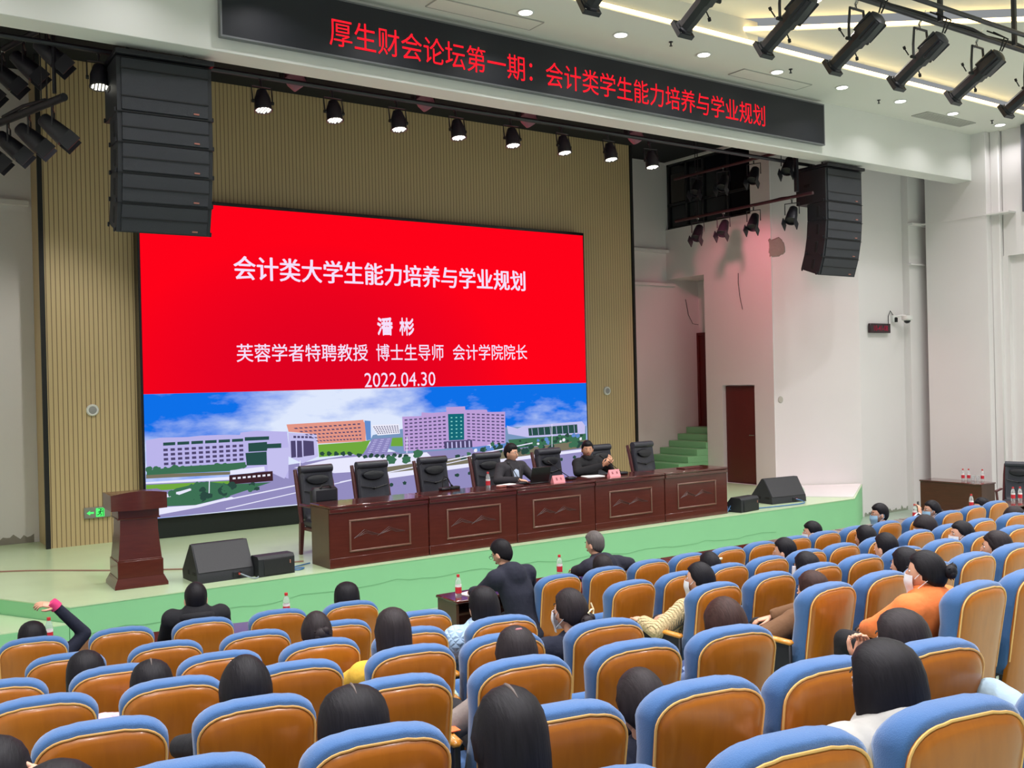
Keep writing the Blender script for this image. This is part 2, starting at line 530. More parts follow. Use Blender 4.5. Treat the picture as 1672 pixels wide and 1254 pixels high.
# ---------------------------------------------------------------- layout tables
SEATS = [  # block, row, place in row, x, y, floor z, facing (deg)
    ('L', 1, 0, 1.256, 8.210, -0.685, -10.7),
    ('L', 1, 1, 1.865, 8.094, -0.685, -10.7),
    ('L', 1, 2, 2.465, 7.981, -0.685, -10.7),
    ('L', 1, 3, 3.054, 7.870, -0.685, -10.7),
    ('L', 1, 4, 3.654, 7.757, -0.685, -10.7),
    ('L', 2, 0, 1.241, 6.889, -0.490, -10.7),
    ('L', 2, 1, 1.840, 6.776, -0.490, -10.7),
    ('L', 2, 2, 2.420, 6.667, -0.490, -10.7),
    ('L', 2, 3, 2.990, 6.559, -0.490, -10.7),
    ('L', 2, 4, 3.599, 6.444, -0.490, -10.7),
    ('L', 3, 0, 0.722, 5.868, -0.325, -10.7),
    ('L', 3, 1, 1.292, 5.760, -0.325, -10.7),
    ('L', 3, 2, 1.842, 5.656, -0.325, -10.7),
    ('L', 3, 3, 2.412, 5.549, -0.325, -10.7),
    ('L', 3, 4, 2.972, 5.443, -0.325, -10.7),
    ('L', 4, 0, 0.781, 4.941, -0.190, -10.7),
    ('L', 4, 1, 1.341, 4.835, -0.190, -10.7),
    ('L', 4, 2, 1.921, 4.726, -0.190, -10.7),
    ('L', 4, 3, 2.520, 4.612, -0.190, -10.7),
    ('L', 5, 0, 0.827, 3.945, -0.044, -10.7),
    ('L', 5, 1, 1.387, 3.839, -0.044, -10.7),
    ('L', 5, 2, 1.967, 3.730, -0.044, -10.7),
    ('L', 6, 0, 0.281, 3.051, 0.103, -10.7),
    ('L', 6, 1, 0.851, 2.943, 0.103, -10.7),
    ('L', 6, 2, 1.421, 2.835, 0.103, -10.7),
    ('L', 7, 0, 0.337, 2.053, 0.248, -10.7),
    ('L', 7, 1, 0.907, 1.945, 0.248, -10.7),
    ('M', 3, 0, 3.581, 5.328, -0.325, -10.7),
    ('M', 4, 0, 3.041, 4.514, -0.190, -10.7),
    ('M', 4, 1, 3.670, 4.395, -0.190, -10.7),
    ('M', 5, 0, 2.550, 3.640, -0.047, -10.7),
    ('M', 5, 1, 3.130, 3.530, -0.047, -10.7),
    ('M', 5, 2, 3.680, 3.426, -0.047, -10.7),
    ('M', 6, 0, 1.979, 2.608, 0.121, -10.7),
    ('M', 6, 1, 2.539, 2.502, 0.121, -10.7),
    ('M', 6, 2, 3.079, 2.400, 0.121, -10.7),
    ('M', 6, 3, 3.620, 2.298, 0.121, -10.7),
    ('M', 7, 0, 1.497, 1.834, 0.248, -10.7),
    ('M', 7, 1, 2.076, 1.724, 0.248, -10.7),
    ('M', 7, 2, 2.656, 1.615, 0.248, -10.7),
    ('M', 7, 3, 3.226, 1.507, 0.248, -10.7),
    ('M', 7, 4, 3.796, 1.400, 0.248, -10.7),
    ('R', 1, 0, 5.700, 7.500, -0.670, 0.0),
    ('R', 1, 1, 6.280, 7.500, -0.670, 0.0),
    ('R', 1, 2, 6.860, 7.500, -0.670, 0.0),
    ('R', 1, 3, 7.420, 7.500, -0.670, 0.0),
    ('R', 1, 4, 8.000, 7.500, -0.670, 0.0),
    ('R', 1, 5, 8.530, 7.500, -0.670, 0.0),
    ('R', 1, 6, 9.100, 7.500, -0.670, 0.0),
    ('R', 1, 7, 9.640, 7.500, -0.670, 0.0),
    ('R', 1, 8, 10.220, 7.500, -0.670, 0.0),
    ('R', 1, 9, 10.850, 7.500, -0.670, 0.0),
    ('R', 1, 10, 11.500, 7.500, -0.670, 0.0),
    ('R', 1, 11, 12.220, 7.500, -0.670, 0.0),
    ('R', 1, 12, 12.780, 7.500, -0.670, 0.0),
    ('R', 1, 13, 13.350, 7.500, -0.670, 0.0),
    ('R', 2, 0, 5.460, 6.200, -0.478, 0.0),
    ('R', 2, 1, 6.030, 6.200, -0.478, 0.0),
    ('R', 2, 2, 6.600, 6.200, -0.478, 0.0),
    ('R', 2, 3, 7.150, 6.200, -0.478, 0.0),
    ('R', 2, 4, 7.700, 6.200, -0.478, 0.0),
    ('R', 2, 5, 8.220, 6.200, -0.478, 0.0),
    ('R', 2, 6, 8.830, 6.200, -0.478, 0.0),
    ('R', 2, 7, 9.500, 6.200, -0.478, 0.0),
    ('R', 2, 8, 10.100, 6.200, -0.478, 0.0),
    ('R', 2, 9, 10.720, 6.200, -0.478, 0.0),
    ('R', 2, 10, 11.400, 6.200, -0.478, 0.0),
    ('R', 2, 11, 11.960, 6.200, -0.478, 0.0),
    ('R', 3, 0, 5.360, 5.150, -0.322, 0.0),
    ('R', 3, 1, 5.970, 5.150, -0.322, 0.0),
    ('R', 3, 2, 6.540, 5.150, -0.322, 0.0),
    ('R', 3, 3, 7.100, 5.150, -0.322, 0.0),
    ('R', 3, 4, 7.700, 5.150, -0.322, 0.0),
    ('R', 3, 5, 8.300, 5.150, -0.322, 0.0),
    ('R', 3, 6, 8.900, 5.150, -0.322, 0.0),
    ('R', 3, 7, 9.520, 5.150, -0.322, 0.0),
    ('R', 4, 0, 5.390, 4.170, -0.177, 0.0),
    ('R', 4, 1, 5.980, 4.170, -0.177, 0.0),
    ('R', 4, 2, 6.550, 4.170, -0.177, 0.0),
    ('R', 4, 3, 7.100, 4.170, -0.177, 0.0),
    ('R', 4, 4, 7.700, 4.170, -0.177, 0.0),
    ('R', 5, 0, 5.490, 3.200, -0.034, 0.0),
    ('R', 5, 1, 6.080, 3.200, -0.034, 0.0),
]
SITTERS = {  # person: seat, offset to the side, height of head centre above the floor
    'P1': (('L', 1, 0), -0.017, 0.963),
    'P2': (('L', 1, 2), -0.025, 1.141),
    'P3': (('L', 1, 4), 0.031, 1.010),
    'P4': (('L', 3, 1), -0.152, 0.899),
    'P5': (('L', 4, 1), -0.080, 0.894),
    'P6': (('L', 3, 3), 0.036, 0.981),
    'P7': (('L', 4, 3), -0.025, 1.011),
    'P8': (('L', 5, 1), 0.002, 0.961),
    'P9': (('L', 6, 2), -0.014, 0.925),
    'P10': (('L', 6, 0), 0.059, 0.931),
    'P11': (('L', 7, 0), 0.006, 1.010),
    'P12': (('M', 3, 0), -0.033, 1.008),
    'P13': (('M', 5, 0), 0.083, 0.933),
    'P14': (('M', 7, 0), -0.114, 1.015),
    'P15': (('M', 4, 1), -0.095, 1.013),
    'P19': (('M', 6, 1), -0.106, 0.859),
    'P20': (('M', 5, 2), 0.142, 0.937),
    'P38': (('M', 6, 3), 0.080, 0.922),
    'P39': (('M', 7, 2), -0.026, 0.977),
    'P40': (('M', 7, 4), 0.000, 1.050),
    'P16': (('R', 1, 1), 0.162, 0.948),
    'P21': (('R', 3, 0), 0.099, 0.975),
    'P22': (('R', 2, 2), 0.045, 0.940),
    'P23': (('R', 2, 4), -0.015, 0.945),
    'P24': (('R', 3, 2), 0.154, 0.901),
    'P25': (('R', 4, 0), 0.153, 0.884),
    'P26': (('R', 1, 7), 0.093, 0.963),
    'P27': (('R', 1, 9), 0.214, 1.059),
    'P28': (('R', 2, 6), 0.122, 0.936),
    'P29': (('R', 3, 4), 0.098, 0.942),
    'P30': (('R', 4, 2), 0.067, 0.922),
    'P31': (('R', 5, 0), -0.111, 1.032),
    'P32': (('R', 1, 11), -0.010, 1.006),
    'P33': (('R', 2, 8), -0.068, 0.942),
    'P34': (('R', 3, 6), 0.107, 0.939),
    'P35': (('R', 1, 13), 0.065, 0.928),
    'P36': (('R', 2, 11), -0.066, 0.868),
    'P37': (('R', 4, 4), 0.173, 0.914),
}
SLIDE = [  # flat shapes of the campus picture on the LED wall: colour, outline (x, z)
    ('road', [(3.804, 0.849), (5.082, 0.825), (6.026, 0.963), (7.398, 1.08), (7.377, 0.271), (6.127, 0.326), (3.93, 0.32), (3.796, 0.505)]),
    ('road', [(7.175, 1.072), (10.187, 1.016), (12.098, 1.086), (12.071, 0.181), (7.155, 0.313)]),
    ('haze', [(7.52, 1.36), (8.074, 1.437), (12.105, 1.309), (12.097, 1.041), (8.033, 1.02), (7.461, 1.26)]),
    ('lilac', [(3.848, 1.465), (4.047, 1.495), (4.463, 1.484), (4.661, 1.495), (4.904, 1.493), (5.25, 1.476), (5.262, 1.512), (5.517, 1.528), (6.016, 1.489), (6.034, 1.272), (6.021, 0.743), (5.681, 0.889), (5.084, 0.931), (4.065, 0.962), (3.849, 1.069)]),
    ('glass', [(5.379, 1.341), (5.681, 1.346), (5.684, 1.204), (5.38, 1.207)]),
    ('glass', [(5.331, 1.193), (5.67, 1.194), (5.672, 0.987), (5.348, 0.998)]),
    ('glass', [(5.68, 1.313), (5.915, 1.311), (5.913, 1.239), (5.678, 1.244)]),
    ('glass', [(5.326, 1.436), (5.717, 1.431), (5.716, 1.377), (5.325, 1.38)]),
    ('wall2', [(5.678, 1.226), (6.033, 1.239), (6.024, 0.875), (5.952, 0.749), (5.681, 0.889)]),
    ('wall2', [(6.035, 1.47), (6.51, 1.429), (6.537, 1.064), (6.261, 0.97), (6.03, 1.095)]),
    ('dark', [(6.071, 1.34), (6.152, 1.34), (6.157, 1.076), (6.076, 1.071)]),
    ('dark', [(6.176, 1.339), (6.258, 1.332), (6.263, 1.07), (6.174, 1.069)]),
    ('dark', [(6.282, 1.336), (6.46, 1.315), (6.468, 1.091), (6.282, 1.08)]),
    ('orange', [(6.008, 1.603), (6.077, 1.605), (7.331, 1.619), (7.393, 1.554), (7.385, 1.265), (6.53, 1.271), (6.515, 1.424), (6.04, 1.487)]),
    ('orange', [(7.189, 1.617), (7.352, 1.623), (7.391, 1.289), (7.18, 1.275)]),
    ('blue2', [(7.371, 1.61), (7.484, 1.597), (7.484, 1.285), (7.399, 1.276)]),
    ('grass', [(6.535, 1.255), (7.403, 1.264), (7.398, 1.068), (6.549, 1.052)]),
    ('grass', [(7.18, 1.25), (7.476, 1.28), (7.343, 1.057), (7.174, 1.047)]),
    ('grass', [(7.879, 1.295), (8.076, 1.293), (8.084, 1.143), (7.849, 1.156)]),
    ('stair', [(7.513, 1.296), (7.888, 1.302), (7.777, 1.049), (7.32, 1.043)]),
    ('white', [(7.491, 1.528), (8.017, 1.523), (8.031, 1.36), (7.606, 1.35)]),
    ('lilac2', [(8.08, 1.646), (8.454, 1.642), (8.462, 1.705), (8.654, 1.687), (8.959, 1.697), (8.955, 1.778), (9.342, 1.779), (9.353, 1.716), (9.804, 1.705), (9.822, 1.66), (10.205, 1.652), (10.195, 1.044), (8.1, 1.056)]),
    ('teal', [(8.989, 1.656), (9.319, 1.651), (9.313, 1.188), (8.995, 1.191)]),
    ('dark', [(8.894, 1.178), (9.477, 1.179), (9.483, 1.042), (8.903, 1.054)]),
    ('wall2', [(10.232, 1.398), (10.47, 1.331), (10.628, 1.375), (11.993, 1.402), (12.067, 1.316), (12.061, 1.132), (10.709, 1.157), (10.262, 1.245)]),
    ('glass', [(10.714, 1.328), (11.871, 1.349), (11.881, 1.186), (10.727, 1.185)]),
    ('plaza', [(6.26, 0.93), (6.717, 1.007), (7.397, 1.022), (7.39, 0.768), (6.809, 0.775), (6.118, 0.913)]),
    ('plaza', [(7.173, 0.984), (7.857, 1.005), (8.544, 1.011), (8.633, 0.931), (8.175, 0.775), (7.168, 0.819)]),
    ('blue2', [(9.457, 1.044), (12.062, 1.162), (12.079, 1.072), (9.916, 0.962), (9.52, 0.971)]),
    ('tree', [(10.259, 1.138), (12.081, 1.161), (12.077, 1.028), (10.322, 0.966)]),
    ('earth', [(8.817, 0.865), (10.774, 0.968), (12.078, 1.042), (12.073, 0.894), (10.77, 0.826), (9.002, 0.746), (7.733, 0.702), (7.721, 0.807)]),
    ('plaza', [(7.704, 0.704), (9.45, 0.765), (10.77, 0.826), (12.084, 0.87), (12.083, 0.819), (10.768, 0.763), (9.48, 0.7), (7.73, 0.612)]),
    ('plaza', [(3.828, 0.857), (5.082, 0.846), (5.081, 0.797), (3.828, 0.831)]),
    ('earth', [(3.837, 0.968), (5.084, 0.92), (5.083, 0.878), (3.835, 0.908)]),
    ('tree', [(3.848, 1.028), (4.269, 1.05), (5.087, 1.048), (5.327, 1.053), (5.325, 0.968), (5.084, 0.931), (4.165, 0.955), (3.846, 0.958)]),
    ('grass', [(3.833, 0.816), (5.081, 0.782), (5.079, 0.729), (4.466, 0.715), (3.831, 0.725)]),
    ('tree', [(4.261, 0.731), (4.718, 0.799), (5.079, 0.729), (5.733, 0.71), (4.923, 0.519), (4.542, 0.458), (4.033, 0.484), (3.996, 0.589)]),
    ('plaza', [(4.037, 0.647), (4.321, 0.685), (4.466, 0.715), (4.506, 0.691), (4.258, 0.618), (4.046, 0.605)]),
    ('plaza', [(3.953, 0.471), (4.542, 0.458), (5.096, 0.536), (5.139, 0.511), (4.604, 0.421), (3.951, 0.359)]),
    ('brown', [(5.067, 0.868), (5.76, 0.883), (5.763, 0.73), (5.064, 0.726)]),
    ('plaza', [(5.084, 0.941), (5.626, 0.964), (5.636, 0.892), (5.083, 0.873)]),
]
WINDOW_GRIDS = [  # colour, corner points, columns, rows, filled share across and down
    ('dark', [(4.07, 1.345), (5.317, 1.344), (5.317, 1.065), (4.077, 1.07)], 12, 4, 0.62, 0.55),
    ('glass', [(4.076, 1.426), (5.315, 1.423), (5.313, 1.368), (4.074, 1.369)], 6, 1, 0.85, 0.80),
    ('dark', [(6.076, 1.561), (7.305, 1.588), (7.322, 1.28), (6.543, 1.288)], 14, 5, 0.60, 0.35),
    ('dark', [(6.108, 1.422), (6.438, 1.397), (6.437, 1.361), (6.107, 1.382)], 5, 1, 0.70, 0.90),
    ('dark', [(8.103, 1.613), (8.951, 1.644), (8.96, 1.058), (8.112, 1.068)], 9, 9, 0.60, 0.38),
    ('dark', [(9.359, 1.672), (10.197, 1.618), (10.189, 1.072), (9.357, 1.158)], 8, 9, 0.60, 0.38),
    ('aqua', [(9.01, 1.623), (9.306, 1.619), (9.301, 1.216), (9.008, 1.218)], 3, 6, 0.35, 0.25),
    ('dark', [(7.51, 1.509), (8.005, 1.505), (8.019, 1.374), (7.606, 1.368)], 10, 5, 0.55, 0.55),
    ('wall2', [(10.721, 1.319), (11.863, 1.34), (11.874, 1.189), (10.735, 1.193)], 8, 1, 0.08, 1.00),
    ('wall2', [(7.371, 1.061), (7.771, 1.062), (7.879, 1.295), (7.519, 1.288)], 3, 7, 0.50, 0.30),
    ('white', [(5.103, 0.834), (5.736, 0.848), (5.735, 0.804), (5.103, 0.795)], 8, 1, 0.60, 0.70),
    ('wall2', [(8.919, 1.16), (9.461, 1.164), (9.464, 1.049), (8.922, 1.058)], 6, 1, 0.30, 1.00),
]
BLOBS = [  # tree crowns and bushes in the picture: colour, x, z, radius
    ('tree', 3.868, 1.044, 0.056326876758878555),
    ('tree', 3.991, 1.038, 0.058117601157885834),
    ('tree', 4.115, 1.03, 0.0419658657771944),
    ('tree', 4.24, 1.042, 0.06512407246289381),
    ('tree', 4.366, 1.034, 0.04702992883140089),
    ('tree', 4.493, 1.013, 0.05410790522567344),
    ('tree', 4.622, 1.015, 0.054290596260980054),
    ('tree', 4.753, 1.017, 0.04451849272070572),
    ('tree', 4.884, 1.015, 0.0660413592142989),
    ('tree', 5.017, 1.016, 0.062237555686044714),
    ('tree', 5.151, 1.009, 0.04192094314680992),
    ('tree', 5.287, 1.004, 0.057732987487939535),
    ('tree', 4.576, 0.747, 0.08327636184894728),
    ('tree', 4.969, 0.575, 0.05938042928059752),
    ('tree', 4.698, 0.582, 0.06223105280253803),
    ('tree', 5.368, 0.688, 0.04679844301003344),
    ('tree', 4.515, 0.603, 0.07894862928489159),
    ('bush', 4.733, 0.577, 0.06870113676447812),
    ('bush', 4.957, 0.63, 0.08521008854238875),
    ('bush', 5.42, 0.693, 0.05398428529165299),
    ('bush', 5.078, 0.695, 0.08303187665581341),
    ('tree', 5.403, 0.638, 0.07569085100870995),
    ('tree', 5.021, 0.567, 0.05335424530690813),
    ('tree', 4.258, 0.548, 0.08949030074607905),
    ('tree', 4.633, 0.735, 0.0848548079098632),
    ('tree', 4.562, 0.583, 0.08363835123141006),
    ('bush', 4.984, 0.601, 0.0588902384483965),
    ('bush', 4.611, 0.561, 0.08903178784216698),
    ('tree', 4.489, 0.751, 0.04036163668221634),
    ('tree', 4.979, 0.721, 0.04986924282142097),
    ('tree', 4.562, 0.696, 0.074486653671576),
    ('tree', 4.588, 0.543, 0.08483298207138007),
    ('bush', 4.673, 0.567, 0.059309647248643904),
    ('bush', 5.091, 0.703, 0.0886441671627094),
    ('tree', 4.533, 0.613, 0.07578106918842928),
    ('tree', 4.757, 0.691, 0.055149656887512825),
    ('tree', 4.193, 0.666, 0.06899826068985328),
    ('bush', 4.674, 0.625, 0.04666342081877608),
    ('tree', 5.016, 0.649, 0.07396406990190543),
    ('bush', 4.991, 0.68, 0.06447514348558428),
    ('tree', 4.255, 0.596, 0.08816527901931287),
    ('tree', 5.017, 0.676, 0.07007273350656978),
    ('bush', 4.658, 0.682, 0.0584576987638477),
    ('tree', 4.522, 0.577, 0.045243586291474625),
    ('bush', 5.498, 0.628, 0.04657103892788913),
    ('tree', 4.467, 0.571, 0.0519347588448921),
    ('bush', 6.598, 1.105, 0.05),
    ('bush', 6.72, 1.098, 0.05),
    ('bush', 6.842, 1.09, 0.05),
    ('bush', 6.965, 1.083, 0.05),
    ('bush', 7.09, 1.075, 0.05),
    ('bush', 11.033, 0.958, 0.05485111963072482),
    ('tree', 11.891, 0.995, 0.06122301833273125),
    ('bush', 9.287, 0.864, 0.06090098652426089),
    ('tree', 9.823, 0.884, 0.05169544574976997),
    ('bush', 9.951, 0.883, 0.078741764345611),
    ('bush', 10.023, 0.888, 0.05427670136327216),
    ('bush', 10.763, 0.974, 0.0759198810137294),
    ('bush', 10.388, 0.929, 0.06451993786535085),
    ('bush', 9.166, 0.898, 0.05997855290944196),
    ('bush', 11.872, 0.967, 0.09934568275143979),
    ('tree', 10.669, 0.898, 0.08586293541717929),
    ('bush', 11.242, 0.944, 0.08314936002642453),
    ('bush', 10.624, 0.908, 0.09307655620130435),
    ('tree', 9.4, 0.93, 0.05175722461328256),
    ('tree', 11.721, 0.958, 0.07884767020097258),
    ('tree', 10.439, 0.997, 0.0751593579724014),
    ('tree', 10.987, 0.972, 0.07068752238647887),
    ('bush', 10.028, 0.96, 0.09308323582298336),
    ('tree', 11.453, 1.055, 0.06104015864332529),
    ('bush', 10.596, 0.916, 0.0585651130376222),
    ('tree', 11.802, 0.974, 0.09117493812767904),
    ('bush', 10.456, 0.941, 0.07001387814057315),
    ('tree', 9.76, 0.902, 0.07598360122106373),
    ('tree', 10.412, 0.913, 0.05009043248631896),
    ('bush', 11.338, 1.051, 0.05249166528449084),
    ('bush', 11.974, 0.975, 0.05430640038676729),
    ('bush', 10.235, 1.066, 0.04053868674914474),
    ('blue2', 10.934, 1.091, 0.03573246001929553),
    ('bush', 10.523, 1.103, 0.03010466755540136),
    ('bush', 11.493, 1.088, 0.03128884666560767),
    ('tree', 10.979, 1.038, 0.04140794045552829),
    ('bush', 11.029, 1.086, 0.041172604328567744),
    ('bush', 11.398, 1.117, 0.05850867093223107),
    ('tree', 10.606, 1.091, 0.04607512152271511),
    ('tree', 11.515, 1.134, 0.033910976770446286),
    ('blue2', 11.883, 1.13, 0.056935625946315044),
    ('bush', 9.75, 0.998, 0.05817185904381164),
    ('tree', 11.147, 1.052, 0.04691531863778188),
    ('white', 11.537, 1.07, 0.04420642893243991),
    ('tree', 11.437, 1.154, 0.03275396627880372),
    ('blue2', 11.126, 1.097, 0.054583394011144495),
    ('bush', 11.621, 1.152, 0.0553182976205118),
    ('tree', 11.603, 1.042, 0.04737229257063168),
    ('white', 9.543, 0.98, 0.04533977229796503),
    ('tree', 9.714, 0.99, 0.0580368703350394),
    ('tree', 10.836, 1.021, 0.03541266601414814),
    ('bush', 10.05, 1.075, 0.037498982426704706),
    ('bush', 10.076, 1.024, 0.05816294350108902),
    ('bush', 11.967, 1.134, 0.03705792277449141),
    ('bush', 11.623, 1.041, 0.042458131244220904),
    ('white', 9.837, 1.038, 0.056626655269263845),
    ('bush', 9.688, 0.989, 0.05749843143641329),
    ('white', 10.931, 1.027, 0.034088543564235574),
    ('blue2', 9.813, 1.023, 0.05804367569811013),
    ('blue2', 11.157, 1.036, 0.047856751051613564),
    ('bush', 11.752, 1.134, 0.03804280902731931),
    ('bush', 9.946, 1.022, 0.03716476015494216),
    ('bush', 11.437, 1.141, 0.05973653794025297),
    ('tree', 11.24, 1.124, 0.04741551067708695),
    ('bush', 10.657, 1.033, 0.055699468317826524),
    ('white', 11.458, 1.045, 0.03137539061920237),
    ('tree', 11.755, 1.089, 0.05331998117462191),
    ('white', 11.943, 1.069, 0.037262754117736),
    ('tree', 11.441, 1.142, 0.04865724288778028),
    ('blue2', 11.781, 1.142, 0.055952968160440514),
    ('tree', 9.905, 1.08, 0.05396692628098847),
    ('bush', 7.844, 0.499, 0.045),
    ('bush', 8.094, 0.514, 0.045),
    ('bush', 8.349, 0.528, 0.045),
    ('bush', 8.608, 0.543, 0.045),
    ('bush', 8.871, 0.558, 0.045),
    ('bush', 9.139, 0.574, 0.045),
    ('bush', 9.412, 0.589, 0.045),
    ('bush', 9.69, 0.605, 0.045),
    ('bush', 9.973, 0.621, 0.045),
    ('bush', 10.261, 0.638, 0.045),
    ('bush', 10.555, 0.655, 0.045),
    ('bush', 10.854, 0.672, 0.045),
    ('bush', 11.158, 0.689, 0.045),
    ('bush', 11.468, 0.707, 0.045),
    ('bush', 11.785, 0.725, 0.045),
    ('bush', 12.107, 0.743, 0.045),
    ('bush', 7.258, 1.039, 0.05),
    ('bush', 7.364, 1.01, 0.05),
    ('bush', 7.472, 1.02, 0.05),
    ('bush', 7.58, 1.011, 0.05),
    ('bush', 7.689, 0.997, 0.05),
    ('bush', 7.798, 0.988, 0.05),
    ('bush', 7.91, 1.002, 0.05),
    ('bush', 8.021, 0.984, 0.05),
    ('bush', 8.133, 0.974, 0.05),
    ('tree', 7.855, 0.927, 0.1),
    ('tree', 8.134, 0.909, 0.1),
    ('tree', 8.361, 1.0, 0.1),
    ('tree', 7.421, 0.827, 0.1),
]

# ---------------------------------------------------------------- the setting
FLOOR = -0.65
A107 = math.radians(10.7)
def floor_z(x, y):
    xm = 16.0 - x if x > 8.0 else x
    zl = 0.56 - 0.15 * (xm * math.sin(A107) + y * math.cos(A107))
    zr = 0.44 - 0.148 * y
    t = min(1.0, max(0.0, (xm - 3.9) / 1.0))
    return max(FLOOR, zl * (1 - t) + zr * t)

def make_floor():
    mb = MB()
    xs = np.concatenate([np.arange(-2.9, 3.9, 0.85), np.linspace(3.9, 4.9, 5), np.arange(5.5, 11.0, 1.1), np.linspace(11.1, 12.1, 5), np.arange(12.9, 19.2, 1.0), [19.2]])
    ys = np.concatenate([np.arange(-3.0, 12.35, 0.45), [12.35]])
    V = []
    for y in ys:
        for x in xs:
            V.append((x, y, floor_z(x, y)))
    n = len(xs)
    F = [[j * n + i, j * n + i + 1, (j + 1) * n + i + 1, (j + 1) * n + i] for j in range(len(ys) - 1) for i in range(n - 1)]
    mb.add(V, F)
    return structure(mb.build('floor', HALL_FLOOR))
make_floor()

# stage platform: top slab and front share one body; the near-end corner is cut back for the steps
mb = MB()
top = [(2.02, 10.95), (14.88, 10.95), (16.88, 12.24), (15.35, 13.12), (15.35, 16.05), (0.65, 16.05), (0.65, 12.15), (1.45, 12.02)]
mb.loft([[(x, y, -0.7) for x, y in top], [(x, y, -0.012) for x, y in top]], True, 1)
mb.loft([[(x, y - (0.004 if y < 12.3 else 0), -0.012) for x, y in top], [(x, y - (0.004 if y < 12.3 else 0), 0.0) for x, y in top]], True, 0)
structure(mb.build('floor_stage', [STAGE_TOP, STAGE_SIDE]))
# hairline crack along the front of the stage
mb = MB()
pts = []
for i in range(60):
    t = i / 59
    x = 2.2 + t * 10.6
    pts.append((x, 10.946, -0.30 + 0.06 * math.sin(t * 5) + 0.018 * math.sin(t * 61) + random.uniform(-.012, .012)))
mb.tube(pts, 0.0022, 4)
structure(mb.build('trim_crack', plain('crack_line', rgb(118, 176, 130), 0.9)))
# side steps at the near end of the stage
for k, (z, y0) in enumerate(((-0.17, 10.95), (-0.36, 10.6), (-0.53, 10.25))):
    mb = MB()
    if k == 0:
        poly = [(1.02, 10.95), (2.01, 10.95), (1.45, 12.0), (0.66, 12.14)]
    else:
        poly = [(0.2, y0), (1.02 , y0), (1.02, y0 + .7), (0.2, y0 + .7)]
        poly = [(-0.1, 10.95 - 0.0), (1.0 - .0, 10.95), (1.0, 12.2), (-0.1, 12.2)] if k == 1 else [(-0.5, 10.7), (0.98, 10.7), (0.98, 10.94), (-0.5, 10.94)]
    mb.loft([[(x, y, -0.7) for x, y in poly], [(x, y, z - .012) for x, y in poly]], True, 1)
    mb.loft([[(x, y, z - .012) for x, y in poly], [(x, y, z) for x, y in poly]], True, 0)
    structure(mb.build('trim_step', [STAGE_TOP, STAGE_SIDE]))

def wall_box(name, lo, hi, m, bev=0):
    mb = MB()
    c = [(a + b) / 2 for a, b in zip(lo, hi)]
    mb.box(c, [b - a for a, b in zip(lo, hi)], bev)
    return structure(mb.build(name, m))

# stage house
wall_box('wall_stage_back', (0.4, 16.05, -0.7), (17.4, 16.2, 7.4), WALL)
wall_box('wall_stage_left', (0.5, 12.2, -0.7), (0.65, 16.05, 7.4), WALL)
# side wall at the far end, with the stair opening, the door hole and the high dark window
mb = MB()
X0, X1 = 15.35, 15.5
for y0, y1, z0, z1 in ((13.1, 13.6, -.7, 7.4), (13.6, 14.47, 2.02, 5.46), (14.47, 14.92, -.7, 5.46), (14.92, 16.05, 4.37, 5.46), (13.6, 14.47, -.7, 0.0), (13.5, 16.05, 6.9, 7.4)):
    mb.box(((X0 + X1) / 2, (y0 + y1) / 2, (z0 + z1) / 2), (X1 - X0, y1 - y0, z1 - z0))
structure(mb.build('wall_stage_right', WALL))
wall_box('wall_door_reveal', (15.5, 13.55, 0.0), (15.6, 14.52, 2.1), WALL)
mb = MB()
mb.box((15.475, 14.035, 1.0), (0.05, 0.865, 2.0), 0.004)
d = structure(mb.build('door_1', DOORM))
mb = MB()
mb.box((15.44, 14.035, 1.0), (0.015, 0.79, 1.94), 0.006)
mb.build('door_panel', DOORM, d)
mb = MB()
mb.box((15.44, 13.68, 0.98), (0.012, 0.05, 0.16), 0.003); mb.tube([(15.435, 13.68, 1.0), (15.39, 13.68, 1.0), (15.39, 13.80, 1.0)], 0.009)
mb.build('door_handle', CHROME, d)
# high window looking into a dark loft
mb = MB()
mb.box((15.47, 14.78, 6.18), (0.04, 2.5, 1.42))
wd = structure(mb.build('window_1', DARKGLASS))
mb = MB()
for y in (13.55, 14.25, 14.95, 15.45, 16.0):
    mb.box((15.43, y, 6.18), (0.05, 0.05, 1.44))
for z in (5.48, 6.0, 6.88):
    mb.box((15.43, 14.78, z), (0.05, 2.5, 0.05))
mb.build('window_frame', DARKFRAME, wd)
mb = MB(); mb.box((15.42, 15.7, 6.35), (0.02, 0.42, 0.62))
mb.build('window_pane', plain('brown_board', rgb(52, 46, 42), 0.7), wd)
# stair flight up to the far door
mb = MB()
for k in range(8):
    x = 13.95 + 0.27 * k
    mb.box((x + (16.3 - x) / 2, 15.48 if k < 5 else 15.48, 0.068 + 0.137 * k), (16.3 - x, 1.13, 0.135), 0.006)
structure(mb.build('trim_stairs', STAGE_SIDE))
wall_box('wall_stair_end', (16.32, 14.8, -.7), (16.45, 16.05, 4.5), WALL)
wall_box('wall_stair_side', (15.5, 14.78, -.7), (16.45, 14.92, 4.5), WALL)
wall_box('ceiling_stair', (15.5, 14.92, 4.37), (16.45, 16.05, 4.5), WALL)
mb = MB(); mb.box((16.29, 15.6, 2.12), (0.05, 0.86, 2.06), 0.004)
d = structure(mb.build('door_2', DOORM))
mb = MB()
mb.box((16.26, 15.6, 3.17), (0.05, 0.92, 0.06)); mb.box((16.26, 16.02, 2.1), (0.05, 0.06, 2.1))
mb.build('door_frame', DOORM, d)
# splayed white wall from the stage corner to the proscenium edge
mb = MB()
poly = [(15.35, 13.12), (16.92, 12.25), (17.0, 12.4), (15.5, 13.25)]
mb.loft([[(x, y, -.7) for x, y in poly], [(x, y, 7.4) for x, y in poly]])
structure(mb.build('wall_proscenium_right', WALL))
